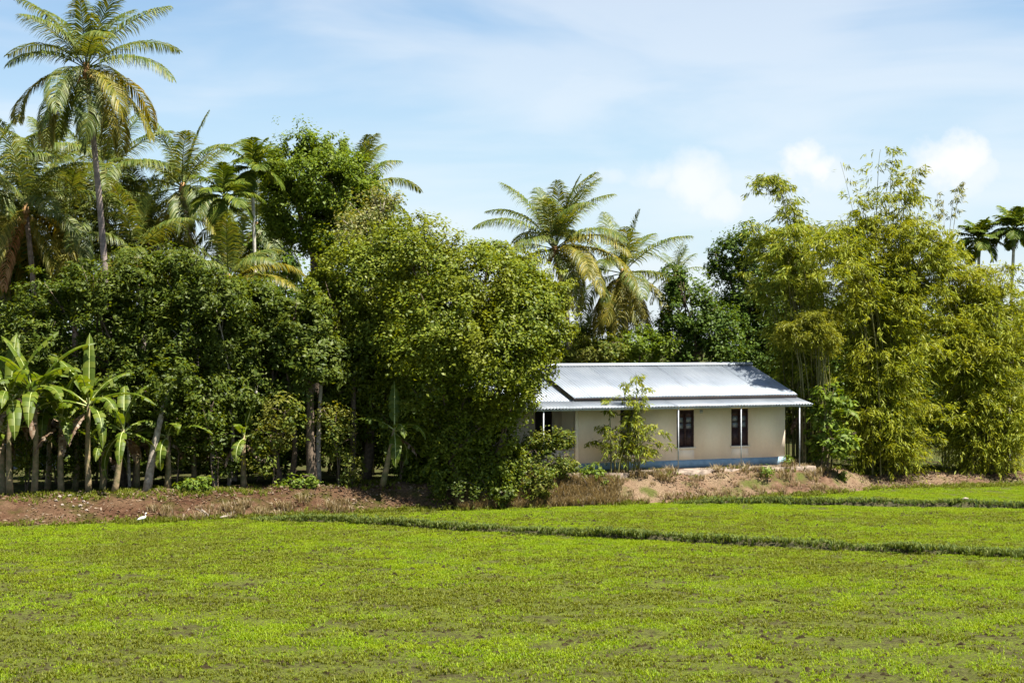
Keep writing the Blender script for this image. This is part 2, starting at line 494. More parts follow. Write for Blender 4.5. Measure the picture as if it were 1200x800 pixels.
def scatter(name, pts, rotz, scl, srcs, pick, tilt=None):
    """One ground-cover object: points that carry a tuft each."""
    me = bpy.data.meshes.new(name)
    me.vertices.add(len(pts)); me.vertices.foreach_set('co', np.asarray(pts, np.float32).ravel())
    def attr(nm, typ, vals, key):
        a = me.attributes.new(nm, typ, 'POINT'); a.data.foreach_set(key, np.asarray(vals).ravel())
    rot = np.zeros((len(pts), 3), np.float32); rot[:, 2] = rotz
    attr('rot', 'FLOAT_VECTOR', rot, 'vector')
    attr('scl', 'FLOAT', np.asarray(scl, np.float32), 'value')
    o = link(name, me)
    tag(o, kind='stuff')
    ng = bpy.data.node_groups.new(name + '_nodes', 'GeometryNodeTree')
    ng.interface.new_socket('Geometry', in_out='INPUT', socket_type='NodeSocketGeometry')
    ng.interface.new_socket('Geometry', in_out='OUTPUT', socket_type='NodeSocketGeometry')
    gi = ng.nodes.new('NodeGroupInput'); go = ng.nodes.new('NodeGroupOutput')
    mp_ = ng.nodes.new('GeometryNodeMeshToPoints')
    ng.links.new(gi.outputs[0], mp_.inputs[0])
    ip = ng.nodes.new('GeometryNodeInstanceOnPoints')
    src = bpy.data.objects.new(name + '_tuft', srcs)
    oi = ng.nodes.new('GeometryNodeObjectInfo'); oi.inputs['Object'].default_value = src
    ra = ng.nodes.new('GeometryNodeInputNamedAttribute'); ra.data_type = 'FLOAT_VECTOR'; ra.inputs[0].default_value = 'rot'
    sa = ng.nodes.new('GeometryNodeInputNamedAttribute'); sa.data_type = 'FLOAT'; sa.inputs[0].default_value = 'scl'
    ng.links.new(mp_.outputs[0], ip.inputs['Points']); ng.links.new(oi.outputs['Geometry'], ip.inputs['Instance'])
    ng.links.new(ra.outputs['Attribute'], ip.inputs['Rotation']); ng.links.new(sa.outputs['Attribute'], ip.inputs['Scale'])
    ng.links.new(ip.outputs[0], go.inputs[0])
    md = o.modifiers.new('scatter', 'NODES'); md.node_group = ng
    return o

def rand_view(n, d0, d1, margin=6):
    """points spread evenly over the strip of field between two distances"""
    D = np.sqrt(NR.uniform(d0 ** 2, d1 ** 2, n))
    X = NR.uniform(-1, 1, n) * (.31 * D + margin)
    return X, D
def lush(X, D): return fbm(X * .16 + D * .03, D * .30, 71, 4) * .55 + fbm(X * .5, D * 1.1, 73, 4) * .45
X, D = rand_view(95000, 31, 79)
k = (D < edge(X)[0] + .1)
lu = lush(X, D) + (fbm(X * 1.3, D * 1.3, 77) - .47) * .5 + np.clip((D - 52) / 60, -.15, .25)
k &= (lu > NR.uniform(.20, .62, len(X))) & (fbm(X * 2.2, D * 1.1, 83, 3) > NR.uniform(.26, .50, len(X)) + np.clip((50 - D) / 150, -.06, .11))
X, D = X[k], D[k]
scatter('field_grass', np.column_stack([X, D, field_z(X, D)]), NR.uniform(0, 6.28, len(X)), NR.uniform(.5, 1.25, len(X)) * np.clip(1.25 - (D - 33) / 90, .7, 1.2),
        tuft_mesh('field_grass', M['grass'], 16, 5, .38, .042, .014, 1.7, 5), None)
X, D = rand_view(29000, 31, 66)
k = (D < edge(X)[0] - .2) & (lush(X, D) + (fbm(X * .9, D * .9, 79) - .47) * .6 < NR.uniform(.30, .58, len(X)))
X, D = X[k], D[k]
scatter('dull_field_weeds', np.column_stack([X, D, field_z(X, D)]), NR.uniform(0, 6.28, len(X)), NR.uniform(.5, 1.5, len(X)),
        tuft_mesh('dull_field_weeds', M['grass_dull'], 10, 6, .28, .055, .015, 1.5, 6), None)
# dark clods and tufts dotted over the plot
M['clod'] = solid('mud_clod', (.030, .024, .012), 1.0, scale=12, var=.4, spec=.0)
mb = MB()
X, D = rand_view(15000, 31.5, 66)
cl = D < edge(X)[0] - .5
for x, d in zip(X[cl], D[cl]):
    if vnoise(x * .5, d * .8, 91) < rnd.uniform(.2, .9): continue
    r = rnd.uniform(.02, .06) * (1.5 if rnd.random() < .08 else 1)
    z = float(field_z(np.array([x]), np.array([d]))[0])
    vs = []
    for a in range(5):
        q = r * rnd.uniform(.7, 1.4)
        vs.append((x + q * 1.5 * cos(a * 1.2566), d + q * sin(a * 1.2566), z - .01))
    vs.append((x + rnd.uniform(-.3, .3) * r, d, z + .02 + r * rnd.uniform(.4, .9)))
    mb.add(vs, [(a, (a + 1) % 5, 5) for a in range(5)])
tag(mb.build('mud_clods', M['clod']), kind='stuff')
# rank grass on the bunds
for bi, (b, nm) in enumerate(((b1, 'bund_grass'), (b2, 'far_bund_grass'))):
    n = 2600 if bi == 0 else 1700
    r, c = b[0].shape
    ii = NR.integers(0, 9, n); jj = NR.integers(0, c, n)
    kk = fbm(jj * .035, ii * .5, 55 + bi) > NR.uniform(.25, .6, n); ii, jj = ii[kk], jj[kk]; n = len(ii)
    pts = np.column_stack([b[0][ii, jj] + NR.normal(0, .05, n), b[1][ii, jj] + NR.normal(0, .08, n), b[2][ii, jj] + .0])
    scatter(nm, pts, NR.uniform(0, 6.28, n), NR.uniform(.35, 1.0, n) + 1.1 * NR.random(n) ** 4, tuft_mesh(nm, M['grass_bund'], 8, 7, .24, .085, .020, 1.3, 8 + bi), None)
# leaf litter over the bank
def leaf_quads(P, A, B, N_, Ln, Wd, fold=.12):
    a = A * (Ln * .5)[:, None]; b = B * (Wd * .5)[:, None]; f = N_ * (Wd * fold)[:, None]
    mid = P - a * .15
    V = np.stack([P - a, mid + b + f, P + a, mid - b + f], 1).reshape(-1, 3)
    return V
def quads_mesh(name, V, mat):
    n = len(V) // 4
    return mesh_np(name, V, np.arange(n * 4), np.full(n, 4), mat)
def rand_dirs(n): return unit(NR.normal(0, 1, (n, 3)))
n = 15000
X = NR.uniform(-24, 24, n); db, dt, zt = edge(X)
D = db + NR.uniform(-.02, 1.6, n) * (dt - db)
k = fbm(X * .8, D * .8, 33) > NR.uniform(.3, .62, n)
X, D = X[k], D[k]; n = len(X)
P = np.column_stack([X, D, gz(X, D) + NR.uniform(.0, .05, n)])
A = unit(rand_dirs(n) * np.array([1, 1, .35])); Nn = unit(rand_dirs(n) * .5 + np.array([0, -.2, 1])); B = unit(np.cross(Nn, A))
tag(link('leaf_litter', quads_mesh('leaf_litter', leaf_quads(P, A, B, Nn, NR.uniform(.07, .20, n), NR.uniform(.035, .08, n)), M['leaf_dry'])), kind='stuff')
# grass and weeds along the foot and crest of the bank
n = 3400
X = NR.uniform(-24, 26, n); db, dt, zt = edge(X)
u = np.where(NR.random(n) < .6, NR.normal(.03, .06, n), NR.uniform(.75, 2.0, n))
D = db + u * (dt - db)
k = fbm(X * .5, D * .7, 43) > NR.uniform(.3, .6, n)
X, D = X[k], D[k]; n = len(X)
scatter('bank_weeds', np.column_stack([X, D, gz(X, D) * (D > edge(X)[0])]), NR.uniform(0, 6.28, n), NR.uniform(.5, 1.4, n),
        tuft_mesh('bank_weeds', M['grass_dull'], 6, 7, .30, .12, .02, 1.3, 14), None)
def px_strip(n, x0, x1, u0, u1):
    """points on the bank between two places along it"""
    X = NR.uniform((x0 - 600) / F * 69, (x1 - 600) / F * 69, n); db, dt, zt = edge(X)
    return X, db + NR.uniform(u0, u1, n) * (dt - db)
X1, D1 = px_strip(900, 540, 725, -.05, .8); X2, D2 = px_strip(110, 730, 1010, .0, 1.2); X3, D3 = px_strip(50, 200, 420, -.05, .4)
X = np.concatenate([X1, X2, X3]); D = np.concatenate([D1, D2, D3]); n = len(X)
scatter('dry_grass', np.column_stack([X, D, gz(X, D)]), NR.uniform(0, 6.28, n), NR.uniform(.5, 1.5, n),
        tuft_mesh('dry_grass', M['straw'], 6, 9, .2, .26, .018, 1.0, 15), None)

# ------------------------------------------------------------------ house
ANG = R(25.0)
HO = np.array([12.16, 76.0, 1.13])
U = np.array([cos(ANG), sin(ANG), 0]); Vv = np.array([-sin(ANG), cos(ANG), 0])
house = thing('house', 'small cream house with white corrugated roof and blue base on the bank', 'house', HO, rz=ANG)
def wu(px, v=0.0):      # where a sight line meets the wall plane, along the facade
    s = (px - 600) / F
    # (HO.x + u*Ux + v*Vx) = s*(HO.y + u*Uy + v*Vy)
    return (s * (HO[1] + v * Vv[1]) - HO[0] - v * Vv[0]) / (U[0] - s * U[1])
def wz(px, py, v=0.0):
    u = wu(px, v); D = HO[1] + u * U[1] + v * Vv[1]
    return H + (400 - py) / F * D - HO[2]
def wallmat():
    m, t = newmat('house_plaster')
    b = nd(t, 'ShaderNodeBsdfPrincipled')
    tcn = nd(t, 'ShaderNodeTexCoord')
    big = noise(t, .7, 4, .6, tcn.outputs['Object']); fine = noise(t, 9, 5, .6, tcn.outputs['Object'])
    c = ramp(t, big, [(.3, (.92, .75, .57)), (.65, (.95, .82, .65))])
    mpn = nd(t, 'ShaderNodeMapping'); mpn.inputs['Scale'].default_value = (2.5, 2.5, .4)
    t.links.new(tcn.outputs['Object'], mpn.inputs['Vector'])
    st = ramp(t, noise(t, 1.0, 5, .6, mpn.outputs[0]), [(.28, (.84, .80, .74)), (.5, (1, 1, 1))])
    c = mixc(t, .3, c, st, 'MULTIPLY')
    c = mixc(t, .25, c, ramp(t, fine, [(.3, (.8, .8, .8)), (.6, (1, 1, 1))]), 'MULTIPLY')
    t.links.new(c, b.inputs['Base Color']); b.inputs['Roughness'].default_value = .85
    o = nd(t, 'ShaderNodeOutputMaterial'); t.links.new(b.outputs[0], o.inputs[0])
    return m
def roofmat(nm='corrugated_metal', k=1.0):
    m, t = newmat(nm)
    b = nd(t, 'ShaderNodeBsdfPrincipled')
    tcn = nd(t, 'ShaderNodeTexCoord')
    g = nd(t, 'ShaderNodeObjectInfo')
    big = noise(t, .8, 4, .6, tcn.outputs['Object'])
    c = ramp(t, big, [(.3, (.21, .238, .268)), (.65, (.275, .30, .33))])
    tone = ramp(t, g.outputs['Random'], [(0, (.86 * k, .88 * k, .90 * k)), (1, (k, k, k))])
    c = mixc(t, 1, c, tone, 'MULTIPLY')
    mpn = nd(t, 'ShaderNodeMapping'); mpn.inputs['Scale'].default_value = (7, .5, .5)
    t.links.new(tcn.outputs['Object'], mpn.inputs['Vector'])
    st = ramp(t, noise(t, 1.2, 5, .6, mpn.outputs[0]), [(.30, (.75, .74, .72)), (.46, (1, 1, 1))])
    c = mixc(t, .7, c, st, 'MULTIPLY')
    t.links.new(c, b.inputs['Base Color'])
    b.inputs['Roughness'].default_value = .46; b.inputs['Metallic'].default_value = .3
    o = nd(t, 'ShaderNodeOutputMaterial'); t.links.new(b.outputs[0], o.inputs[0])
    return m
M['wall'] = wallmat(); M['roof'] = roofmat(); M['awning'] = roofmat('dim_reflection_awning_metal', .75)  # awning sheets painted darker for the weaker reflection off their flatter slope
M['blue'] = solid('blue_base_paint', (.25, .38, .48), .8, scale=3, var=.12, bump=.1)
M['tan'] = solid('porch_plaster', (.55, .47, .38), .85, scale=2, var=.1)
M['plinth'] = solid('plinth_concrete', (.20, .155, .12), .95, scale=4, var=.35, bump=.5)
M['wood'] = solid('dark_brown_wood', (.050, .026, .028), .5, scale=8, var=.25)
M['dark'] = solid('dark_interior', (.02, .018, .016), .9)
M['white_paint'] = solid('white_pole_paint', (.42, .44, .46), .5, scale=5, var=.15)
M['timber'] = solid('shade_black_eave_timber', (.022, .017, .016), .8, scale=6)  # blackened to paint the shade of the gap between the roofs; rafters share it
m, t = newmat('window_glass')
b = nd(t, 'ShaderNodeBsdfPrincipled'); b.inputs['Base Color'].default_value = (.16, .18, .21, 1); b.inputs['Roughness'].default_value = .12
b.inputs['Specular IOR Level'].default_value = .8
o = nd(t, 'ShaderNodeOutputMaterial'); t.links.new(b.outputs[0], o.inputs[0])
M['glass'] = m

UL = wu(677); WT = 3.05     # left end of the main room, wall height
wins = []
for x0, x1, y0, y1, xc in ((727, 748, 479, 533, 737), (793, 813.5, 480, 524, 803), (857, 877, 478.5, 522, 867)):
    wins.append((wu(x0), wu(x1), wz(xc, y1), wz(xc, y0)))
bt = wz(840, 537.5)
mb = MB()
us = sorted([UL, 0.0] + [w[0] for w in wins] + [w[1] for w in wins])
for a, b_ in zip(us[:-1], us[1:]):
    op = [w for w in wins if abs(w[0] - a) < 1e-6]
    if op:
        mb.box((a, 0, bt), (b_, .2, op[0][2])); mb.box((a, 0, op[0][3]), (b_, .2, WT))
    else: mb.box((a, 0, bt), (b_, .2, WT))
mb.box((-.2, .2, bt), (0, 6.4, WT)); mb.box((UL, .2, bt), (UL + .2, 6.4, WT)); mb.box((UL + .2, 6.2, bt), (-.2, 6.4, WT))
# gable triangles at both ends
for u0, u1 in ((-.2, 0), (UL, UL + .2)):
    mb.add([(u0, 0, WT), (u1, 0, WT), (u1, 6.4, WT), (u0, 6.4, WT), (u0, 3.2, WT + 1.22), (u1, 3.2, WT + 1.22)],
           [(0, 1, 5, 4), (1, 2, 5), (2, 3, 4, 5), (3, 0, 4)])
mb.build('wall', M['wall'], house)
mb = MB(); mb.box((UL - .012, -.012, .02), (.012, 6.412, bt - .003)); mb.build('base_band', M['blue'], house)
UP = wu(560)
mb = MB(); mb.box((UP, -1.56, -.5), (.55, 6.6, .017)); mb.build('plinth', M['plinth'], house)
# near-black sheet painting the darkness of the room behind the openings
mb = MB(); mb.box((UL + .22, 1.6, .11), (-.22, 1.66, WT - .1)); mb.build('dark_room_sheet', M['dark'], house)
for (u0, u1, z0, z1) in wins:
    w = MB()
    w.box((u0, .03, z0), (u0 + .06, .13, z1)); w.box((u1 - .06, .03, z0), (u1, .13, z1))
    w.box((u0 + .06, .03, z0), (u1 - .06, .13, z0 + .06)); w.box((u0 + .06, .03, z1 - .06), (u1 - .06, .13, z1))
    um = (u0 + u1) / 2
    w.box((um - .03, .03, z0 + .06), (um + .03, .13, z1 - .06))
    zl = z0 + (z1 - z0) * .46
    win = w.build('window', M['wood'], house)
    for (a, b_) in ((u0 + .063, um - .033), (um + .033, u1 - .063)):
        s = MB(); s.box((a, .055, z0 + .063), (b_, .10, zl)); s.box((a + .05, .045, z0 + .12), (b_ - .05, .0548, zl - .06))
        s.build('shutter', M['wood'], win)
        s = MB()
        zt_ = z1 - .063 - .26
        s.box((a, .06, zl + .003), (b_, .1, zl + .05)); s.box((a, .06, zt_), (b_, .1, z1 - .066))
        zm = (zl + .05 + zt_) / 2
        s.box((a, .06, zl + .053), (a + .035, .1, zt_ - .003)); s.box((b_ - .035, .06, zl + .053), (b_, .1, zt_ - .003))
        s.box((a + .037, .06, zm - .015), (b_ - .037, .1, zm + .015))
        s.build('sash', M['wood'], win)
        for (p0, p1) in ((zl + .055, zm - .018), (zm + .018, zt_ - .005)):
            s = MB(); s.box((a + .038, .075, p0), (b_ - .038, .085, p1)); s.build('pane', M['glass'], win)
    s = MB(); s.box((u0 - .04, -.06, z0 - .07), (u1 + .04, .0, z0 - .003)); s.build('sill', M['wall'], win)
# porch at the left end: set-back wall, doorway, pillar
PV = 1.5
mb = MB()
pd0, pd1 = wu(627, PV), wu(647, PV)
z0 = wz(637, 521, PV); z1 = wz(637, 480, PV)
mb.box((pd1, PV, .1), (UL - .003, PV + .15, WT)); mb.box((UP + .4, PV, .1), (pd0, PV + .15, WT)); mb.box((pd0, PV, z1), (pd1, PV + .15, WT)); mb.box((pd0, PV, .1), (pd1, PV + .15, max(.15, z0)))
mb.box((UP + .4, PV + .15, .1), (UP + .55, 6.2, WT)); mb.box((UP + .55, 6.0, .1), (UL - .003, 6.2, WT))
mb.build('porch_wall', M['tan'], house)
mb = MB(); mb.box((pd0 + .003, PV + .06, max(.155, z0)), (pd1 - .003, PV + .1, z1 - .003))
dr = mb.build('door', M['dark'], house)
for qa, qb in ((pd0 + .003, pd0 + .06), (pd1 - .06, pd1 - .003)):
    mb = MB(); mb.box((qa, PV + .02, z0 + .2), (qb, PV + .059, z1 - .003)); mb.build('door_jamb', M['wood'], dr)
mb = MB(); mb.box((UL - .16, -.10, .1), (UL - .003, .06, 2.95)); mb.box((UL - .2, -.14, .1), (UL + .0, -.103, .3)); mb.build('pillar', M['wall'], house)
mb = MB(); mb.box((UP + .4, -.06, .1), (UL - .203, .06, .95)); mb.box((UP + .36, -.1, .953), (UL - .203, .1, 1.02)); mb.build('porch_parapet', M['tan'], house)
# roof: separate corrugated sheets
def sheet(u0, u1, v0, z0, v1, z1, name='roof_sheet', pitch=.15, amp=.028, dz=0.0, mat=None):
    du = pitch / 6.0
    n = max(6, int(round((u1 - u0) / du)))
    u = np.linspace(u0, u1, n + 1)
    w = amp * np.cos(2 * pi * u / pitch)
    ln = math.hypot(v1 - v0, z1 - z0); nv, nz_ = -(z1 - z0) / ln, (v1 - v0) / ln
    if nz_ < 0: nv, nz_ = -nv, -nz_
    V = []
    for th in (0, -.012):
        for (v, z) in ((v0, z0), (v1, z1)):
            off = w + th + dz
            V.append(np.column_stack([u, np.full(n + 1, v) + nv * off, np.full(n + 1, z) + nz_ * off]))
    V = np.concatenate(V); k = n + 1
    i = np.arange(n)
    top = np.stack([i, i + 1, k + i + 1, k + i], 1); bot = np.stack([2*k + i + 1, 2*k + i, 3*k + i, 3*k + i + 1], 1)
    e0 = np.stack([2*k + i, 2*k + i + 1, i + 1, i], 1); e1 = np.stack([k + i, k + i + 1, 3*k + i + 1, 3*k + i], 1)
    q = np.concatenate([top, bot, e0, e1])
    me = mesh_np(name, V, q.ravel(), np.full(len(q), 4), mat or M['roof'])
    return link(name, me, house)
def roof_run(u0, u1, v0, z0, v1, z1, wdt=.9, mat=None):
    n = int(math.ceil((u1 - u0) / wdt)); s = (u1 - u0) / n
    for i in range(n):
        sheet(u0 + i * s, u0 + (i + 1) * s + (.06 if i < n - 1 else 0), v0, z0, v1, z1, dz=.006 * (i % 2) + .001 * i / n, mat=mat)
ZB = HO[2]
ULr = -10.81
roof_run(ULr, .37, -.456, 4.25 - ZB, 3.34, 5.53 - ZB)        # main front slope
roof_run(ULr, .37, 7.1, 4.25 - ZB, 3.34, 5.53 - ZB)          # back slope
roof_run(-15.2, ULr - .02, -.46, 4.06 - ZB, 3.3, 5.30 - ZB)  # lower roof over the porch
roof_run(-15.2, ULr - .02, 7.1, 4.06 - ZB, 3.3, 5.30 - ZB)
roof_run(-15.2, .42, -1.55, 3.865 - ZB, -.02, 4.165 - ZB, mat=M['awning'])     # verandah skirt roof
mb = MB()
for (u0, u1, v, z) in ((ULr, .37, 3.34, 5.53 - ZB),):
    n = 8
    vs = []
    for k in range(n + 1):
        a = pi * (-.05 + 1.1 * k / n)
        for uu in (u0 - .02, u1 + .02): vs.append((uu, v - cos(a) * .16, z + .01 + sin(a) * .10))
    mb.add(vs, [(2*k, 2*k+1, 2*k+3, 2*k+2) for k in range(n)])
mb.build('ridge_cap', M['roof'], house, smooth_=True)
mb = MB()   # fascia blackened to paint the shaded gap under the upper eave, rafters of the verandah
mb.box((ULr + .02, -.445, 4.125 - ZB), (.33, -.415, 4.205 - ZB)); mb.build('gap_shade_fascia', M['timber'], house)
mb = MB(); mb.box((-15.1, -1.49, 3.765 - ZB), (.38, -1.43, 3.83 - ZB)); mb.build('eave_beam', M['white_paint'], house)
for u in np.arange(-14.5, .4, 1.2):
    mb = MB(); z0_, z1_ = 3.85 - ZB, 4.10 - ZB
    mb.add([(u, -1.42, z0_ - .06), (u + .06, -1.42, z0_ - .06), (u + .06, -.01, z1_ - .06), (u, -.01, z1_ - .06), (u, -1.42, z0_), (u + .06, -1.42, z0_), (u + .06, -.01, z1_), (u, -.01, z1_)],
           [(0,3,2,1),(4,5,6,7),(0,1,5,4),(1,2,6,5),(2,3,7,6),(3,0,4,7)])
    mb.build('rafter', M['timber'], house)
for px in (637, 795, 868.5, 937):
    u = wu(px, -1.46)
    mb = MB(); mb.tube([(u, -1.46, .0), (u, -1.46, 2.634)], [.024, .024], 8); mb.build('pole', M['white_paint'], house)
# little drain bracket / cable box on the wall
mb = MB(); uu = wu(820); mb.box((uu, -.05, 2.35), (uu + .12, -.001, 2.5)); mb.build('wall_box', M['white_paint'], house)

# ------------------------------------------------------------------ broadleaf trees
def crown_np(blobs, n, leaf, width, clump=.30, dens_out=.6, droop=.25, flat=.8, sub=None, up=.55, hollow=.34):
    """blobs: world centre + radii. Leaves gathered in many clumps lying towards the outside of each blob."""
    vol = np.array([b[3] * b[4] * b[5] for b in blobs]) ** .72
    pr = vol / vol.sum()
    Ps, Ns = [], []
    def lump(d):        # uneven reach of the boughs in different directions
        k = NR.normal(0, 2.6, (7, 3)); ph = NR.uniform(0, 6.28, 7)
        return 1 + .17 * np.clip(np.sin(d @ k.T + ph).sum(1) / 1.9, -1.6, 1.5)
    for b, p in zip(blobs, pr):
        c = np.array(b[:3]); r = np.array(b[3:6])
        nl = int(n * p)
        nc_ = max(8, int(nl / (sub or 48)))
        d = rand_dirs(nc_)
        rad = NR.uniform(.30, 1, nc_) ** dens_out * NR.uniform(.84, 1.12, nc_) * np.where(NR.random(nc_) < .10, 1.22, 1)
        st_ = NR.bit_generator.state; rad = rad * lump(d)
        cc = c + d * r * rad[:, None]
        cs = np.mean(r) * clump * .86 * NR.uniform(.5, 1.35, nc_)
        w = cs ** 2; w /= w.sum()
        idx = NR.choice(nc_, nl, p=w)
        dd = rand_dirs(nl)
        rr = NR.uniform(0, 1, nl) ** .45
        nd_ = int(nl * .22)      # loose sprays between the clumps
        if nd_ > 20:
            dl = rand_dirs(nd_); rl = NR.uniform(.25, 1, nd_) ** .5 * np.clip(1 + .12 * NR.normal(0, 1, nd_), .7, 1.14)
            st2 = NR.bit_generator.state; NR.bit_generator.state = st_; rl = rl * lump(dl); NR.bit_generator.state = st2
            Ps.append(c + dl * r * rl[:, None]); Ns.append(unit(dl * .45 + np.array([0, 0, up]) + rand_dirs(nd_) * .7))
            idx = idx[nd_:]; dd = dd[nd_:]; rr = rr[nd_:]; nl -= nd_
        Ps.append(cc[idx] + dd * (cs[idx] * rr)[:, None] * np.array([1.1, 1.1, flat]))
        Ns.append(unit(dd * .55 + d[idx] * .35 + np.array([0, 0, up]) + rand_dirs(nl) * .55))
    P = np.concatenate(Ps); N_ = np.concatenate(Ns)
    if hollow:          # hollows between the boughs
        rm = np.mean([b[3] for b in blobs]); q = np.zeros(len(P))
        for sc, am, m_ in ((1.9, 1.0, 6), (.95, .7, 6)):
            k = rand_dirs(m_) * (2 * pi / (sc * min(1, rm / 1.3))) * np.array([1, 1, 1.25]); ph = NR.uniform(0, 6.28, m_)
            q += am * np.sin(P @ k.T + ph).sum(1) / math.sqrt(m_ / 2)
        kp = q > hollow * NR.uniform(.6, 1.4, len(P)) - .95
        P, N_ = P[kp], N_[kp]
    n = len(P)
    A = rand_dirs(n) + np.array([0, 0, -droop])
    A = unit(A - N_ * np.sum(A * N_, 1)[:, None]); B = np.cross(N_, A)
    s = NR.uniform(.55, 1.4, n)
    return leaf_quads(P, A, B, N_, leaf * s, width * s)

def curve(p0, p1, bend, n=7):
    p0, p1 = np.asarray(p0, float), np.asarray(p1, float)
    t = np.linspace(0, 1, n)[:, None]
    return p0 * (1 - t) + p1 * t + np.asarray(bend) * np.sin(t * pi)

LEAFK = 1.7
def tree(name, label, cat, basepx, D, blobs, n, leaf, width, lm, bm, stems=1, r0=.16, group=None, Doff=None, lowest=None, depth=.85, spread=.25, shares=True, **kw):
    """blobs: (px, py, rx, ry[, dD]) measured at distance D."""
    X0 = (basepx - 600) / F * D
    loc = np.array([X0, D, gz1(X0, D) - .05])
    e = thing(name, label, cat, loc, group)
    s = D / F
    wb = []
    for b in blobs:
        dd = b[4] if len(b) > 4 else rnd.uniform(-.6, .6)
        c = at(b[0], b[1], D + dd)
        wb.append((c[0], c[1], c[2], b[2] * s, (b[2] + b[3]) * .5 * s * depth, b[3] * s))
    V = crown_np(wb, int(n * LEAFK), leaf * .84, width * .90, **kw) - loc
    link('crown', quads_mesh('crown', V, lm), e)
    # stems and limbs
    order = sorted(wb, key=lambda b: b[2])
    low = min(b[2] - b[5] * .5 for b in wb)
    for k in range(stems):
        a = rnd.uniform(0, 6.28); o_ = 0 if stems == 1 else rnd.uniform(.2, 1) * spread * stems
        p0 = np.array([o_ * cos(a), o_ * sin(a) * .6, 0])
        hfork = max(min(1.3, wb[0][2] - loc[2]), (low - loc[2]) * rnd.uniform(.8, 1.05) + min(.5, wb[0][5]))
        p1 = np.array([p0[0] * 1.5 + rnd.uniform(-.3, .3) * min(1, wb[0][3]), p0[1] * 1.5, hfork])
        mb = MB(); rr = r0 * rnd.uniform(.75, 1.1)
        mb.tube(curve(p0, p1, (rnd.uniform(-.15, .15), rnd.uniform(-.1, .1), 0)), np.linspace(rr * 1.25, rr * .75, 7), 8)
        mb.build('trunk', bm, e, smooth_=True)
        tg = wb[k::stems] if stems > 1 else wb
        for b in tg[:7]:
            q = np.array(b[:3]) - loc
            bk = min(1, b[3] * .7)
            mb = MB(); mb.tube(curve(p1, q, (rnd.uniform(-.4, .4) * bk, rnd.uniform(-.3, .3) * bk, rnd.uniform(-.2, .6) * bk)), np.linspace(rr * .6, .02, 7), 6)
            for _ in range(4):
                tt = rnd.uniform(.5, 1); w0 = p1 * (1 - tt) + q * tt
                w1 = q + np.array([rnd.uniform(-1, 1) * b[3], rnd.uniform(-1, 1) * b[4], rnd.uniform(-.3, 1) * b[5]]) * .75
                mb.tube(curve(w0, w1, (0, 0, .1), 4), [rr * .25, rr * .18, .02, .01], 4)
            mb.build('branch', bm, e, smooth_=True)
    return e

# the big spreading tree in the middle, grown out over the left end of the house
tree('spreading_tree', 'large dense small-leaved tree overhanging the left end of the house', 'tree', 560, 68.2,
     [(606, 372, 56, 62, -.4), (560, 338, 66, 58, -.2), (500, 316, 56, 56, .6), (622, 408, 32, 44, -.4), (612, 446, 25, 30, -.6), (575, 410, 62, 60, -1.3), (520, 390, 62, 62, -1.0),
      (596, 474, 30, 44, -.4), (555, 490, 52, 50, .3), (500, 475, 50, 56, .6), (565, 552, 48, 36, .3), (594, 535, 20, 38, -.1), (505, 545, 46, 40, .6), (535, 520, 50, 40, .6), (480, 285, 42, 36, 1.5), (617, 326, 40, 34, .8), (642, 346, 34, 32, .2), (648, 380, 26, 34, .0), (575, 300, 34, 26, 1.2)],
     118000, .165, .085, M['leaf_main'], M['bark'], stems=4, r0=.13, clump=.27, spread=.22, hollow=.28)
tree('leafy_tree', 'broad leafy tree between the spreading tree and the left-hand trees', 'tree', 428, 70.4,
     [(430, 330, 52, 50), (400, 370, 44, 52), (455, 385, 46, 54), (420, 420, 44, 50), (462, 310, 44, 50, 1), (450, 460, 38, 46), (405, 470, 30, 40), (372, 345, 22, 34)],
     58000, .165, .085, M['leaf_main'], M['bark'], stems=2, r0=.19, clump=.30)
tree('twiggy_tree', 'half-bare grey twiggy treetop in front of the round tree', 'tree', 436, 73.5,
     [(434, 252, 34, 28), (452, 232, 22, 18), (412, 272, 24, 22)], 4200, .15, .08, M['leaf_twig'], M['twig'], stems=1, r0=.09, clump=.5, sub=30)
tree('round_tree', 'tall round-topped bright green tree above the others', 'tree', 372, 81,
     [(374, 212, 60, 58), (338, 206, 34, 44), (410, 222, 34, 42), (350, 262, 48, 44), (395, 270, 46, 42), (425, 262, 24, 38), (362, 172, 30, 20), (330, 250, 22, 30), (390, 178, 26, 18), (318, 205, 20, 30), (436, 236, 24, 30), (428, 205, 20, 22), (445, 262, 22, 26)],
     62000, .18, .085, M['leaf_round'], M['bark'], stems=1, r0=.26, clump=.30)
tree('mango_tree', 'dark green tree behind the banana plants, left of the pale leaning trunk', 'tree', 150, 68.5,
     [(160, 338, 46, 40), (118, 352, 34, 44), (56, 352, 34, 34), (50, 405, 36, 40), (20, 385, 30, 34), (125, 410, 36, 46), (170, 400, 48, 50), (150, 462, 42, 36), (95, 330, 22, 30), (90, 440, 34, 36)],
     44000, .22, .08, M['leaf_left'], M['bark'], stems=3, r0=.10, clump=.30, droop=.5)
tree('mango_tree', 'dark green tree right of the tall coconut trunk with an open underside', 'tree', 262, 68.2,
     [(215, 325, 40, 34), (250, 350, 44, 42), (215, 390, 44, 48), (268, 400, 44, 46), (240, 462, 46, 40), (200, 472, 34, 32), (290, 475, 30, 34)],
     38000, .22, .08, M['leaf_left'], M['bark_pale'], stems=2, r0=.10, clump=.30, droop=.5)
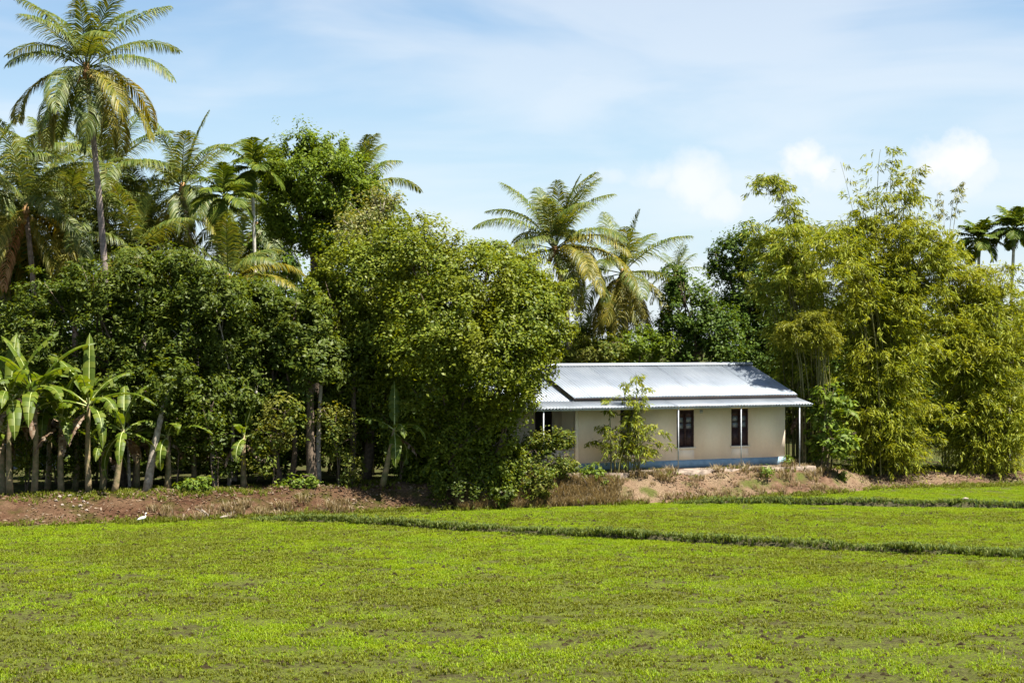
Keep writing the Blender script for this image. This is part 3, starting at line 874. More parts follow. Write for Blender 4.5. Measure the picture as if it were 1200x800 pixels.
tree('bushy_tree', 'yellowish green bushy tree left of the leafy middle tree', 'tree', 340, 68.8,
     [(305, 358, 40, 38), (345, 372, 38, 40), (320, 410, 46, 46), (368, 415, 38, 46), (340, 466, 46, 36), (300, 450, 32, 40), (385, 478, 28, 34)],
     30000, .20, .10, M['leaf_left'], M['bark'], stems=2, r0=.12, clump=.30)
# trees beyond the house
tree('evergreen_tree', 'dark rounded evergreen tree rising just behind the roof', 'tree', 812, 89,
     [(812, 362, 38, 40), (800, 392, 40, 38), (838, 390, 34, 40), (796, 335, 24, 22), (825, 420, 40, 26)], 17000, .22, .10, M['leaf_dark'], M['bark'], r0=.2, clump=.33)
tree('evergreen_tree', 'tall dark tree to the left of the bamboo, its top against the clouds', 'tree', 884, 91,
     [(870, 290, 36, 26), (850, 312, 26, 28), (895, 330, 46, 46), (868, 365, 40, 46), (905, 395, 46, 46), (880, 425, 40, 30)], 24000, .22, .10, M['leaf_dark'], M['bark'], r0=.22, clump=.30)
for (x, D, bl, lab, mt) in ((700, 87, [(690, 414, 26, 18), (712, 408, 22, 16), (672, 420, 20, 12)], 'low bright shrub showing above the left part of the roof', 'leaf_shrub'),
                            (748, 87.5, [(745, 404, 26, 18), (768, 408, 26, 22), (728, 414, 20, 14)], 'green shrub above the middle of the roof below the drooping palm', 'leaf_round'),
                            (660, 92, [(655, 395, 34, 26), (690, 392, 30, 22), (640, 372, 30, 26)], 'dark bush behind the spreading tree at the foot of the coconut palm', 'leaf_dark')):
    tree('shrub', lab, 'shrub', x, D, bl, 5200, .20, .09, M[mt], M['bark'], r0=.07, clump=.42)
# deep background growth on the left, seen between trunks and above crowns
for i, (x, D, bl) in enumerate([(20, 84, [(10, 300, 60, 50), (60, 330, 50, 50), (20, 400, 60, 60), (60, 450, 50, 45)]),
                                (130, 85, [(120, 320, 50, 45), (170, 370, 60, 55), (130, 430, 60, 50)]),
                                (250, 86, [(240, 345, 55, 40), (290, 380, 55, 50), (250, 430, 60, 50)]),
                                (340, 88, [(320, 310, 45, 45), (360, 380, 60, 60), (400, 330, 50, 50), (330, 440, 50, 45)]),
                                (470, 87, [(480, 330, 55, 50), (450, 420, 60, 60), (530, 400, 60, 60), (590, 400, 40, 50)])]):
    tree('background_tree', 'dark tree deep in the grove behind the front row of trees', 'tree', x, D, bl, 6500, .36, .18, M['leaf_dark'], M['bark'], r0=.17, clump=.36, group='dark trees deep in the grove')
for i, (x, D) in enumerate([(30, 78), (75, 80), (120, 77), (165, 80), (225, 82), (300, 83), (345, 80), (455, 80), (510, 78), (575, 76), (0, 72), (50, 73), (95, 72.5), (140, 73), (185, 73.5), (240, 75), (285, 74.5), (325, 75.5), (385, 75), (430, 74), (480, 73.5), (530, 73), (10, 69.5), (66, 69.8), (112, 70), (150, 70.2), (205, 70), (252, 70.5), (300, 70.5), (335, 71), (395, 71), (425, 70.8)]):
    y = 522 + rnd.uniform(-8, 8)
    mt = ('leaf_shrub', 'leaf_left', 'leaf_dark')[i % 3]
    tree('undergrowth_bush', 'shaded bush in the gloom behind the tree trunks', 'bush', x, D, [(x, y, 30, 24), (x + 18, y - 24, 24, 20), (x - 16, y + 14, 24, 18), (x - 14, y - 22, 22, 20), (x + 4, y - 40, 20, 16)], 1500, .28, .13,
         M[mt], M['bark'], r0=.05, clump=.5, group='bushes in the shade of the grove')
# right-hand background
tree('background_tree', 'dark tree filling the gap behind the right-hand bamboo', 'tree', 1010, 96, [(1000, 380, 60, 60), (1060, 400, 60, 60), (1000, 460, 60, 50), (1080, 470, 60, 50)], 14000, .25, .11, M['leaf_dark'], M['bark'], r0=.2, clump=.36)
tree('background_tree', 'olive tree behind the bamboo at the right edge', 'tree', 1170, 95, [(1150, 400, 50, 60), (1210, 400, 60, 70), (1180, 470, 60, 50), (1250, 450, 60, 60), (1160, 510, 60, 40)], 16000, .25, .10, M['leaf_shrub'], M['bark'], r0=.2, clump=.36)

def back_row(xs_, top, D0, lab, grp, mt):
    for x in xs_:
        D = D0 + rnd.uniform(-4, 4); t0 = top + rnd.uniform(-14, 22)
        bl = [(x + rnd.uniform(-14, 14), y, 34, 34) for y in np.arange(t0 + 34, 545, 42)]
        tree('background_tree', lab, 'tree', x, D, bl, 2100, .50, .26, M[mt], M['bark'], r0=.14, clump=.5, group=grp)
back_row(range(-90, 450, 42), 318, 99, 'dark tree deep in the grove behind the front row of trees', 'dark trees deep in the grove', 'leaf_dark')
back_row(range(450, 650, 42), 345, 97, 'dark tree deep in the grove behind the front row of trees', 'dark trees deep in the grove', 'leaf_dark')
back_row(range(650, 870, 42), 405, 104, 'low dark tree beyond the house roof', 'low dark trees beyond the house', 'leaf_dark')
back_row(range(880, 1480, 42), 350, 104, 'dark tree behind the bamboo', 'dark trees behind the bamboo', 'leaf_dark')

# thin sprawling growth along the front of the left grove
for (x, D, bl, lab, nn, mt) in (
    (118, 66.6, [(118, 505, 22, 22), (108, 530, 18, 18), (128, 480, 16, 18)], 'thin leafy sapling behind the bent banana plant', 1500, 'leaf_left'),
    (206, 66.8, [(204, 500, 24, 24), (214, 530, 20, 18), (190, 478, 20, 18)], 'thin leafy sapling just right of the pale leaning trunk', 1500, 'leaf_left'),
    (250, 67.0, [(250, 515, 26, 20), (262, 545, 20, 14), (240, 485, 24, 20)], 'sprawling sapling under the dark green tree, left of the straight trunk', 1700, 'leaf_left'),
    (318, 67.4, [(318, 510, 28, 24), (305, 540, 20, 16), (334, 480, 24, 20)], 'sprawling sapling left of the twin trunks', 1700, 'leaf_shrub'),
    (396, 67.9, [(396, 520, 22, 26), (410, 548, 16, 16), (388, 490, 22, 20)], 'yellow-green sapling right of the twin trunks', 1500, 'leaf_shrub'),
    (470, 68.4, [(470, 530, 26, 26), (485, 558, 24, 18), (455, 500, 22, 22)], 'leafy sapling behind the leaning banana plant', 1900, 'leaf_left'),
    (28, 66.4, [(30, 540, 18, 22), (40, 515, 18, 18), (18, 505, 16, 18)], 'leafy weed-grown bush between the two left-edge banana plants', 1300, 'leaf_shrub'),
    (76, 66.8, [(76, 545, 16, 18), (84, 520, 14, 16)], 'small bush beside the short banana plant', 900, 'leaf_left'),
    (345, 66.9, [(345, 568, 18, 9), (360, 562, 12, 8)], 'low leafy plant on the crest of the shaded bank', 600, 'leaf_weed'),
    (225, 65.9, [(225, 570, 18, 8), (238, 566, 12, 8)], 'low leafy plant on the bank below the shaded banana plant', 600, 'leaf_weed')):
    tree('sapling', lab, 'sapling', x, D, bl, nn, .19, .085, M[mt], M['bark'], stems=2, r0=.03, clump=.6, sub=26, spread=.1)

# shrubs at the porch
for (x, D, bl, lab, nn, mt) in (
    (646, 69.2, [(640, 520, 24, 18), (662, 514, 16, 14), (622, 528, 16, 20), (650, 545, 28, 18)], 'bushy yellow-green shrub in front of the porch', 5200, 'leaf_shrub'),
    (612, 68.4, [(612, 560, 20, 22), (595, 545, 16, 20), (632, 566, 18, 18)], 'straggly shrub at the foot of the spreading tree', 3600, 'leaf_shrub'),
    (690, 69.6, [(690, 556, 16, 12), (705, 566, 14, 10)], 'low weedy shrub right of the porch pillar', 1500, 'leaf_weed'),
    (755, 71.4, [(752, 566, 18, 9), (735, 572, 16, 8)], 'small dark green shrub on the bank below the sapling', 1500, 'leaf_dark'),
    (575, 67.6, [(560, 575, 30, 14), (530, 576, 30, 16), (590, 580, 18, 12)], 'dim undergrowth shrub beneath the spreading tree', 3200, 'leaf_left')):
    tree('shrub', lab, 'shrub', x, D, bl, nn, .15, .07, M[mt], M['bark'], stems=3, r0=.025, clump=.45, sub=40, spread=.12)
for (x, D, s_, lab) in ((898, 73.2, 9, 'yellow-green weed on the face of the dirt mound'), (922, 74.6, 7, 'small weed on the crest of the dirt mound near the corner pole'),
                        (988, 75.6, 6, 'little weed beyond the mound by the banana plant'), (365, 66.6, 8, 'weed on the shaded bank below the twin trunks')):
    X0 = (x - 600) / F * D; z0 = gz1(X0, D); py = 400 + (H - z0) * F / D
    tree('weed', lab, 'weed', x, D, [(x, py - s_ * .8, s_, s_)], 240, .14, .055, M['leaf_weed'], M['banana_rib'], stems=2, r0=.012, clump=.6, sub=20, spread=.03)

# ------------------------------------------------------------------ palms
def frond_np(org, az, e0, Ln, droop, nl, lmax, wl, hang, rachis=.03, twist=0.0, start=.14):
    m = 15
    s = np.linspace(0, 1, m)
    el = e0 - droop * s ** 1.25
    h = np.array([cos(az), sin(az), 0])
    d = h[None, :] * np.cos(el)[:, None] + np.array([0, 0, 1.0])[None, :] * np.sin(el)[:, None]
    side0 = np.array([-sin(az), cos(az), 0])
    d = d + side0[None, :] * (twist * s)[:, None]; d = unit(d)
    pts = np.concatenate([[np.zeros(3)], np.cumsum(d[:-1] * Ln / (m - 1), 0)]) + org
    mb = MB()
    mb.tube(pts, np.linspace(rachis, rachis * .2, m), 4, cap=False)
    sl = np.linspace(start, 1, nl) ; sl = np.tile(sl, 2); sg = np.repeat([1, -1], nl)
    sl = np.clip(sl + NR.normal(0, .006, len(sl)), start, 1)
    P = np.stack([np.interp(sl, s, pts[:, k]) for k in range(3)], 1)
    T = unit(np.stack([np.interp(sl, s, d[:, k]) for k in range(3)], 1))
    Sd = unit(np.cross(T, np.array([0, 0, 1.0])) + 1e-6); Nn = np.cross(Sd, T)
    prof = np.clip(np.sin(pi * (.16 + .80 * (sl - start) / (1 - start))), .1, 1) ** .7
    ll = lmax * prof * NR.uniform(.85, 1.1, len(sl))
    hg = hang * NR.uniform(.7, 1.3, len(sl))
    fwd = .35 + .75 * sl
    d1 = unit(Sd * sg[:, None] + T * fwd[:, None] + Nn * .25 + rand_dirs(len(sl)) * .06)
    d2 = unit(d1 + np.array([0, 0, -1.0]) * hg[:, None])
    d3 = unit(d2 + np.array([0, 0, -1.0]) * hg[:, None])
    wv = unit(np.cross(d1, Nn + rand_dirs(len(sl)) * .5)) * (wl * .5)
    p1 = P + d1 * (ll * .35)[:, None]; p2 = p1 + d2 * (ll * .35)[:, None]; p3 = p2 + d3 * (ll * .30)[:, None]
    Vl = np.stack([P - wv * .5, P + wv * .5, p1 + wv, p1 - wv, p2 + wv * .8, p2 - wv * .8, p3], 1).reshape(-1, 3)
    k = np.arange(len(sl)) * 7 + len(mb.V)
    V = np.concatenate([np.array(mb.V), Vl])
    loops = [i for f in mb.F for i in f]; cnt = [len(f) for f in mb.F]
    lp = np.stack([k, k+1, k+2, k+3, k+3, k+2, k+4, k+5, k+5, k+4, k+6], 1).ravel()
    return V, np.concatenate([np.array(loops), lp]), np.concatenate([cnt, np.tile([4, 4, 3], len(sl))])

def palm(label, crownpx, crownpy, D, basepx, Lf, n, seed, group=None, old=.25, dead=0, r0=.17, nl=86, emin=-70, emax=82, coco=6, special=(), name='coconut_palm', pw=.85):
    g = random.Random(seed)
    c = at(crownpx, crownpy, D)
    X0 = (basepx - 600) / F * D
    loc = np.array([X0, D, gz1(X0, D) - .05])
    e = thing(name, label, 'palm tree', loc, group)
    top = c - loc
    # trunk with ring scars
    m = 60; t_ = np.linspace(0, 1, m)[:, None]
    pts = np.array([0, 0, 0.]) * (1 - t_) + top * t_ + np.array([g.uniform(-.35, .35) - .4 * np.sign(top[0]), .0, 0]) * np.sin(t_ * pi)
    rad = r0 * (1 + .55 * np.exp(-t_[:, 0] * 14)) * (1 - .30 * t_[:, 0]) * (1 + .05 * ((np.arange(m) % 2) * 2 - 1))
    mb = MB(); mb.tube(pts, rad, 9); mb.build('trunk', M['bark_palm'], e, smooth_=True)
    mb = MB(); mb.tube([top - (0, 0, .45), top - (0, 0, .1), top + (0, 0, .35)], [r0 * .8, r0 * 1.25, r0 * .6], 9); mb.build('crown_base', M['fibre'], e, smooth_=True)
    ga = 2.39996
    for i in range(n):
        u = (i + .5) / n
        az = i * ga + g.uniform(-.25, .25)
        e0 = R(emax + (emin - emax) * u ** pw + g.uniform(-8, 8))
        Lk = Lf * g.uniform(.86, 1.08) * (.80 if u < .12 else 1)
        dr = R(22 + 66 * min(1, u * 1.5) + g.uniform(-12, 14)) * (1.0 if e0 > -.4 else .6)
        yl = u > 1 - old
        mt = M['leaf_palm_y'] if (yl and g.random() < .65) else M['leaf_palm']
        org = top + np.array([cos(az) * r0 * .6, sin(az) * r0 * .6, .25 - .35 * u])
        V, lp, ct = frond_np(org, az, e0, Lk, dr, nl, Lf * .26, .048, .42 + .6 * u + g.uniform(0, .3), twist=g.uniform(-.5, .5))
        o = link('frond', mesh_np('frond', V, lp, ct, mt), e)
        if mt is M['leaf_palm_y']: o['label'] = 'yellowing older frond'
    for i, (az, e0, dr, k) in enumerate(special):
        V, lp, ct = frond_np(top + np.array([0, 0, -.1]), R(az), R(e0), Lf * k, R(dr), nl, Lf * .24, .048, .9)
        o = link('frond', mesh_np('frond', V, lp, ct, M['leaf_palm_y']), e); o['label'] = 'yellowing older frond'
    for i in range(dead):
        az = g.uniform(0, 6.28) if dead > 1 else -1.9
        V, lp, ct = frond_np(top + np.array([0, 0, -.3]), az, R(-35 + g.uniform(-15, 15)), Lf * .85, R(45), 36, Lf * .2, .06, 1.1)
        o = link('frond', mesh_np('frond', V, lp, ct, M['leaf_palm_d']), e); o['label'] = 'dead orange-brown frond'
    for i in range(coco):
        a = i * 2 * pi / max(1, coco) + g.uniform(-.3, .3); q = top + np.array([cos(a) * .3, sin(a) * .3, -.35 - g.uniform(0, .25)])
        mb = MB()
        zs = np.linspace(-1, 1, 6); mb.tube([q + np.array([0, 0, z * .16]) for z in zs], [.02, .09, .125, .12, .08, .03], 7); mb.build('coconut', M['coconut'], e, smooth_=True)
    return e
palm('tallest coconut palm with a slender curved grey trunk, rising high into the sky', 101, 82, 76, 134, 4.5, 27, 3, old=.42, coco=9, emin=-50, pw=.95)
palm('big-crowned coconut palm at the left edge with a drooping orange frond', 30, 246, 81, 36, 4.7, 20, 12, dead=1, emin=-45, coco=4, emax=86, pw=1.1)
palm('coconut palm whose crown spreads behind the trunk of the tallest palm', 122, 205, 87, 128, 4.9, 22, 21, emin=-50)
palm('coconut palm with upright fronds and an orange crown base left of the areca pair', 214, 222, 85, 224, 4.6, 22, 35, emin=-55, old=.35, coco=8)
palm('young coconut palm with long arching fronds, one orange, below the areca pair', 268, 330, 75.5, 268, 3.7, 13, 44, emin=5, dead=0, coco=0,
     special=((12, 42, 85, 1.0), (-25, 20, 60, 1.0), (190, 40, 80, .9)))
palm('coconut palm mostly cut off by the left edge of the photo', -22, 215, 82, -20, 4.6, 18, 51, emin=-40)
palm('low coconut palm with fronds filling the gap right of the tall trunk', 158, 300, 83, 160, 4.4, 18, 58, emin=-20)
palm('coconut palm half buried between the left-edge palm and the tall trunk', 82, 262, 84, 84, 4.6, 18, 59, emin=-30)
palm('coconut palm hidden behind the round tree with only frond tips showing', 418, 226, 94, 418, 3.9, 14, 63, emin=0)
palm('upright coconut palm rising behind the right side of the spreading tree', 650, 292, 88, 656, 4.5, 26, 77, emin=-30, old=.3, pw=1.35, coco=6,
     special=((-38, 30, 85, 1.15), (-55, 0, 75, 1.1), (-70, -25, 55, 1.0), (-25, 12, 85, 1.2)))
palm('coconut palm with drooping orange fronds above the middle of the roof', 730, 322, 91, 730, 4.4, 22, 86, emin=-72, old=.45, coco=7,
     special=((-100, -40, 45, .9), (-60, -45, 40, .95), (-130, -35, 45, .9)))
palm('small far coconut palm showing just right of the drooping palm', 792, 322, 140, 792, 3.1, 20, 93, emin=-40, nl=30)

palm('coconut palm with a small crown tucked under the left side of the tallest palm', 62, 200, 90, 64, 4.4, 20, 65, emin=-45)
palm('coconut palm between the tall trunk and the orange-based palm, its crown lowest', 172, 262, 88, 172, 4.6, 20, 66, emin=-45)
palm('coconut palm crowded behind the left-edge palm, fronds hanging low', 8, 275, 86, 8, 4.6, 20, 67, emin=-50)
palm('coconut palm behind the areca pair, mostly hidden by the round tree', 300, 268, 88, 300, 4.2, 18, 68, emin=-35)

def areca(label, cx, cy, D, bx, seed, Lf=1.75, n=11, group=None, r0=.075):
    g = random.Random(seed)
    c = at(cx, cy, D); X0 = (bx - 600) / F * D
    loc = np.array([X0, D, gz1(X0, D) - .05]); top = c - loc
    e = thing('areca_palm', label, 'palm tree', loc, group)
    pts = curve((0, 0, 0), top, (g.uniform(-.15, .15), 0, 0), 30)
    mb = MB(); mb.tube(pts, [r0 * (1 + .06 * (i % 2)) for i in range(30)], 8); mb.build('trunk', M['areca_bark'], e, smooth_=True)
    mb = MB(); mb.tube([top + (0, 0, -.05), top + (0, 0, .3), top + (0, 0, .9)], [r0 * 1.1, r0 * 1.5, r0 * .7], 8); mb.build('crownshaft', M['areca_shaft'], e, smooth_=True)
    for i in range(n):
        u = (i + .5) / n; az = i * 2.39996 + g.uniform(-.2, .2)
        V, lp, ct = frond_np(top + (0, 0, .8), az, R(84 - 105 * u + g.uniform(-8, 8)), Lf * g.uniform(.85, 1.1), R(38 + 48 * u), 30, Lf * .44, .075, .5, rachis=.025, start=.2)
        link('frond', mesh_np('frond', V, lp, ct, M['leaf_areca']), e)
    return e
areca('areca palm with a straight pale trunk below the round tree, left of its pair', 263, 252, 76, 263, 5, Lf=1.75, n=16)
areca('areca palm with dark feathery crown touching the round tree, right of its pair', 296, 218, 78, 299, 6, Lf=1.7, n=16)
areca('areca palm with a sunlit crown near the right edge, left of its pair', 1147, 300, 85, 1150, 7, Lf=1.4, n=20)
areca('dark-crowned areca palm at the right edge of the photo', 1188, 288, 85, 1183, 8, Lf=1.4, n=20)

# ------------------------------------------------------------------ banana plants
def banana_leaf_np(org, az, e0, Ln, Wd, droop, g, torn=.6):
    m = 13; s = np.linspace(0, 1, m)
    el = e0 - droop * s ** 1.5
    h = np.array([cos(az), sin(az), 0])
    d = h[None] * np.cos(el)[:, None] + np.array([0, 0, 1.])[None] * np.sin(el)[:, None]
    pts = np.concatenate([[np.zeros(3)], np.cumsum(d[:-1] * Ln / (m - 1), 0)]) + org
    sd_ = np.array([-sin(az), cos(az), 0])
    Nn = np.cross(d, sd_); Nn = np.where(Nn[:, 2:3] < 0, -Nn, Nn)
    w = Wd * .5 * np.clip(np.sin(pi * np.clip((s - .14) / .86, 0, 1) ** .75), 0, 1) ** .55
    V = []; Fc = []
    for sg in (1, -1):
        i = 2
        while i < m - 1:
            step = 1 if g.random() < torn else min(m - 1 - i, g.randint(2, 4))
            dr = g.uniform(.0, .9) if step == 1 else g.uniform(.0, .35)
            for j in range(i, i + step):
                a, b = pts[j], pts[j + 1]
                if j == i + step - 1 : b = a + (b - a) * g.uniform(.86, .97)
                def out(p, ww, k):
                    return [p + sd_ * sg * ww * .5 + Nn[k] * ww * (.16 - .15 * dr), p + sd_ * sg * ww * (1 - .25 * dr) + Nn[k] * ww * (.14 - .8 * dr) - np.array([0, 0, .12 * dr])]
                oa, ob = out(a, w[j], j), out(b, w[j + 1], j + 1)
                k = len(V); V += [a, oa[0], oa[1], b, ob[0], ob[1]]
                Fc += [(k, k+1, k+4, k+3), (k+1, k+2, k+5, k+4)]
            i += step
    return np.array(V), Fc, pts
def banana(label, px, D, hst, nl, seed, Ln=2.3, Wd=.55, lean=(0, 0), group=None, r0=.12, brown=2, aim=None, emin=5):
    g = random.Random(seed)
    X0 = (px - 600) / F * D
    loc = np.array([X0, D, gz1(X0, D) - .05])
    e = thing('banana_plant', label, 'banana plant', loc, group)
    top = np.array([lean[0], lean[1], hst])
    pts = curve((0, 0, 0), top, (g.uniform(-.08, .08), 0, 0), 8)
    mb = MB(); mb.tube(pts, np.linspace(r0 * 1.15, r0 * .55, 8), 9); mb.build('stem', M['banana_stem'], e, smooth_=True)
    for i in range(nl):
        u = (i + .5) / nl
        az = i * 2.2 + g.uniform(-.5, .5)
        e0 = R(84 - (84 - emin) * u + g.uniform(-8, 8)); dr = R(35 + 85 * u + g.uniform(-15, 25))
        if aim and i < len(aim): az, e0, dr = R(aim[i][0]), R(aim[i][1]), R(aim[i][2])
        V, Fc, rp = banana_leaf_np(top - (0, 0, .15 * u), az, e0, Ln * g.uniform(.8, 1.1), Wd * g.uniform(.85, 1.15), dr, g)
        lf = link('leaf', mesh_np('leaf', V, [k for f in Fc for k in f], [4] * len(Fc), M['leaf_banana']), e)
        mb = MB(); mb.tube(rp - (0, 0, .012), np.linspace(.035, .008, len(rp)), 5, cap=False); mb.build('midrib', M['banana_rib'], lf)
    for i in range(brown):
        az = g.uniform(0, 6.28)
        V, Fc, rp = banana_leaf_np(top - (0, 0, .3), az, R(-20), Ln * .7, Wd * .6, R(65), g, torn=.8)
        lf = link('leaf', mesh_np('leaf', V, [k for f in Fc for k in f], [4] * len(Fc), M['leaf_dry']), e); lf['label'] = 'dead brown hanging leaf'
    return e
banana('tall banana plant at the left edge with bright torn leaves', 12, 64.8, 3.7, 13, 1, 3.0, .60, aim=((95, 75, 30), (20, 70, 40), (150, 60, 60), (-60, 50, 80)))
banana('banana plant with broad raised leaves second from the left edge', 40, 65.3, 3.9, 13, 2, 3.0, .60, aim=((10, 62, 60), (165, 72, 40), (-30, 50, 85), (-120, 40, 90)))
banana('banana plant with a thick dark stem below the tallest palm', 104, 65.6, 3.5, 12, 3, 2.8, .56, aim=((100, 84, 15), (150, 60, 55), (30, 55, 60), (-10, 25, 70), (-80, 45, 90)))
banana('short banana plant between the two taller ones at the left', 72, 65.9, 2.9, 10, 4, 2.4, .6, brown=4)
banana('slender banana plant with a bent hanging leaf right of the dark stem', 134, 65.4, 2.5, 8, 5, 2.1, .48, lean=(.35, 0), brown=4, emin=-30)
banana('banana plant beside the pale leaning trunk', 196, 66.6, 2.2, 6, 6, 2.0, .48, emin=-10, aim=((180, 65, 60), (-20, 30, 75), (200, 20, 90), (-60, 50, 100)))
banana('banana plant in the shade left of the twin trunks', 286, 67.6, 2.1, 6, 7, 1.9, .46, emin=-10)
banana('low banana plant crowded behind the left-edge ones', -14, 66.0, 2.8, 10, 9, 2.2, .55)
banana('banana plant leaning out from under the spreading tree, with hanging leaves', 448, 67.6, 2.3, 7, 10, 1.9, .46, lean=(.5, -.2), emin=-40, brown=1, aim=((95, 84, 20), (185, 35, 60), (-30, 30, 120), (-70, 35, 125), (10, 25, 110)))
banana('banana plant with sunlit hanging leaf to the right of the house', 968, 77.2, 2.1, 7, 11, 2.3, .5, emin=-20, aim=((-45, 45, 125), (150, 55, 90), (90, 80, 25), (20, 55, 75), (-100, 45, 130)))
banana('banana plant close behind the right corner of the house', 940, 79.2, 2.6, 7, 12, 2.0, .5, emin=0)

banana('banana plant with a pale split stem at the very left edge', 4, 65.6, 2.6, 9, 21, 2.2, .55, brown=4)
banana('banana plant standing behind the thick dark stem', 88, 67.2, 3.0, 9, 22, 2.4, .55, brown=3)
banana('banana plant half hidden behind the broad-leaved second one', 56, 67.4, 3.3, 9, 23, 2.5, .58, brown=3)
banana('thin young banana plant between the dark stem and the bent one', 120, 66.4, 1.8, 7, 24, 1.7, .42, brown=2)
banana('banana plant in deep shade right of the leaning trunk', 228, 68.4, 2.1, 8, 25, 1.9, .46, brown=2, emin=-15)
banana('banana plant with thin stem left of the pale leaning trunk', 160, 67.6, 2.4, 8, 26, 2.0, .48, brown=2)
tree('shrub', 'bright large-leaved shrub at the right end of the house', 'shrub', 962, 75.9, [(956, 470, 20, 18), (976, 462, 24, 16), (968, 492, 28, 24), (960, 520, 16, 24), (988, 520, 20, 22)], 1300, .34, .15, M['leaf_weed'], M['bark'], stems=3, r0=.03, clump=.5, sub=30, spread=.15)

# extra slender trunks standing on the left bank
def pole_tree(label, px, D, h, lean, r0, mt, seed, crown_py=None):
    g = random.Random(seed); X0 = (px - 600) / F * D
    loc = np.array([X0, D, gz1(X0, D) - .05])
    e = thing('slender_tree', label, 'tree', loc)
    top = np.array([lean, .3, h])
    mb = MB(); mb.tube(curve((0, 0, 0), top, (g.uniform(-.1, .1), 0, 0), 9), np.linspace(r0 * 1.2, r0 * .6, 9), 8); mb.build('trunk', mt, e, smooth_=True)
    V = crown_np([(top[0], top[1], top[2] + .5, 1.1, 1.1, .9)], 2200, .2, .09, clump=.45)
    link('crown', quads_mesh('crown', V, M['leaf_left']), e)
pole_tree('pale grey trunk leaning right at the top of the left bank', 172, 66.0, 3.9, .75, .15, M['bark_pale'], 1)
pole_tree('thin straight trunk standing in the shade left of the leaf litter', 275, 71, 4.2, .05, .10, M['bark_pale'], 2)
pole_tree('dark thick trunk of the twin pair below the bushy tree', 366, 68.0, 4.5, -.1, .19, M['bark'], 3)
pole_tree('thinner lighter trunk of the twin pair below the bushy tree', 373, 68.3, 4.4, .1, .11, M['bark_pale'], 4)
pole_tree('dark trunk in shade to the right of the twin pair', 412, 69.2, 4.6, .05, .14, M['bark'], 5)
pole_tree('thin brown stem nearest the thick banana stem', 122, 67.0, 3.4, .1, .07, M['bark'], 6)
pole_tree('thin stem between the slender banana plant and the leaning trunk', 152, 67.2, 3.5, -.1, .06, M['bark_pale'], 7)

# ------------------------------------------------------------------ bamboo
def bamboo(label, bx, D, culms, nleaf, lm, cm, branch=.9, llen=.26, lw=.042, name='bamboo_clump', lo=.25, hangd=.75, group=None, show=24):
    """culms: list of (px tip, py tip, dD, arch)"""
    X0 = (bx - 600) / F * D
    loc = np.array([X0, D, gz1(X0, D) - .05])
    e = thing(name, label, 'bamboo', loc, group)
    P, BD = [], []
    wt = []
    curves_ = []
    for (tx, ty, dD, arch) in culms:
        tip = at(tx, ty, D + dD) - loc
        a = rnd.uniform(0, 6.28); r = rnd.uniform(.1, .75)
        b0 = np.array([r * cos(a) + np.clip(tip[0] * .18, -1.2, 1.2), r * sin(a) * .8 + dD * .3, 0])
        m = 16; s = np.linspace(0, 1, m)[:, None]
        mid = b0 * (1 - s) + tip * s
        lat = (tip - b0) * np.array([1, 1, 0])
        pts = b0 + lat * s ** 2.2 + np.array([0, 0, 1]) * (tip[2] * ((1 + arch) * s - arch * s ** 3.5))
        curves_.append(pts)
    for i, pts in enumerate(curves_):
        mb = MB(); mb.tube(pts, np.linspace(.036, .006, len(pts)), 6, cap=False)
        mb.build('culm', cm, e, smooth_=True)
    tot = sum(np.linalg.norm(np.diff(c, axis=0), axis=1).sum() for c in curves_)
    per = 15
    nb = nleaf // per
    for pts in curves_:
        ln = np.linalg.norm(np.diff(pts, axis=0), axis=1).sum()
        k = max(3, int(nb * ln / tot))
        s = lo + (1 - lo) * NR.uniform(0, 1, k) ** .8
        t_ = np.linspace(0, 1, len(pts))
        p = np.stack([np.interp(s, t_, pts[:, c]) for c in range(3)], 1)
        az = NR.uniform(0, 2 * pi, k); bl = branch * NR.uniform(.35, 1.2, k) * (1.15 - .75 * s)
        bd_ = np.stack([np.cos(az), np.sin(az), NR.uniform(-.1, .7, k)], 1)
        q = np.repeat(np.linspace(.25, 1, per)[None], k, 0)
        pp = p[:, None] + bd_[:, None] * (bl[:, None] * q)[..., None] + np.array([0, 0, -1.]) * (.45 * bl[:, None] * q ** 2)[..., None]
        P.append(pp.reshape(-1, 3)); BD.append(np.repeat(bd_, per, 0))
    P = np.concatenate(P); BD = np.concatenate(BD); n = len(P)
    P = P + NR.normal(0, .05, (n, 3))
    A = unit(BD * .6 + np.array([0, 0, -hangd]) + rand_dirs(n) * .6)
    N_ = unit(rand_dirs(n) + np.array([0, 0, .9])); N_ = unit(N_ - A * np.sum(A * N_, 1)[:, None]); B = np.cross(N_, A)
    q = np.zeros(n)
    for sc, am, m_ in ((2.3, 1.0, 6), (1.0, .6, 6)):
        k = rand_dirs(m_) * (2 * pi / sc); ph = NR.uniform(0, 6.28, m_)
        q += am * np.sin(P @ k.T + ph).sum(1) / math.sqrt(m_ / 2)
    kp = q > NR.uniform(-1.1, -.35, n)
    if nleaf > 20000: P, A, B, N_ = P[kp], A[kp], B[kp], N_[kp]; n = len(P)
    s = NR.uniform(.7, 1.3, n)
    link('foliage', quads_mesh('foliage', leaf_quads(P + A * (llen * .4), A, B, N_, llen * s, lw * s), lm), e)
    return e
g = random.Random(99)
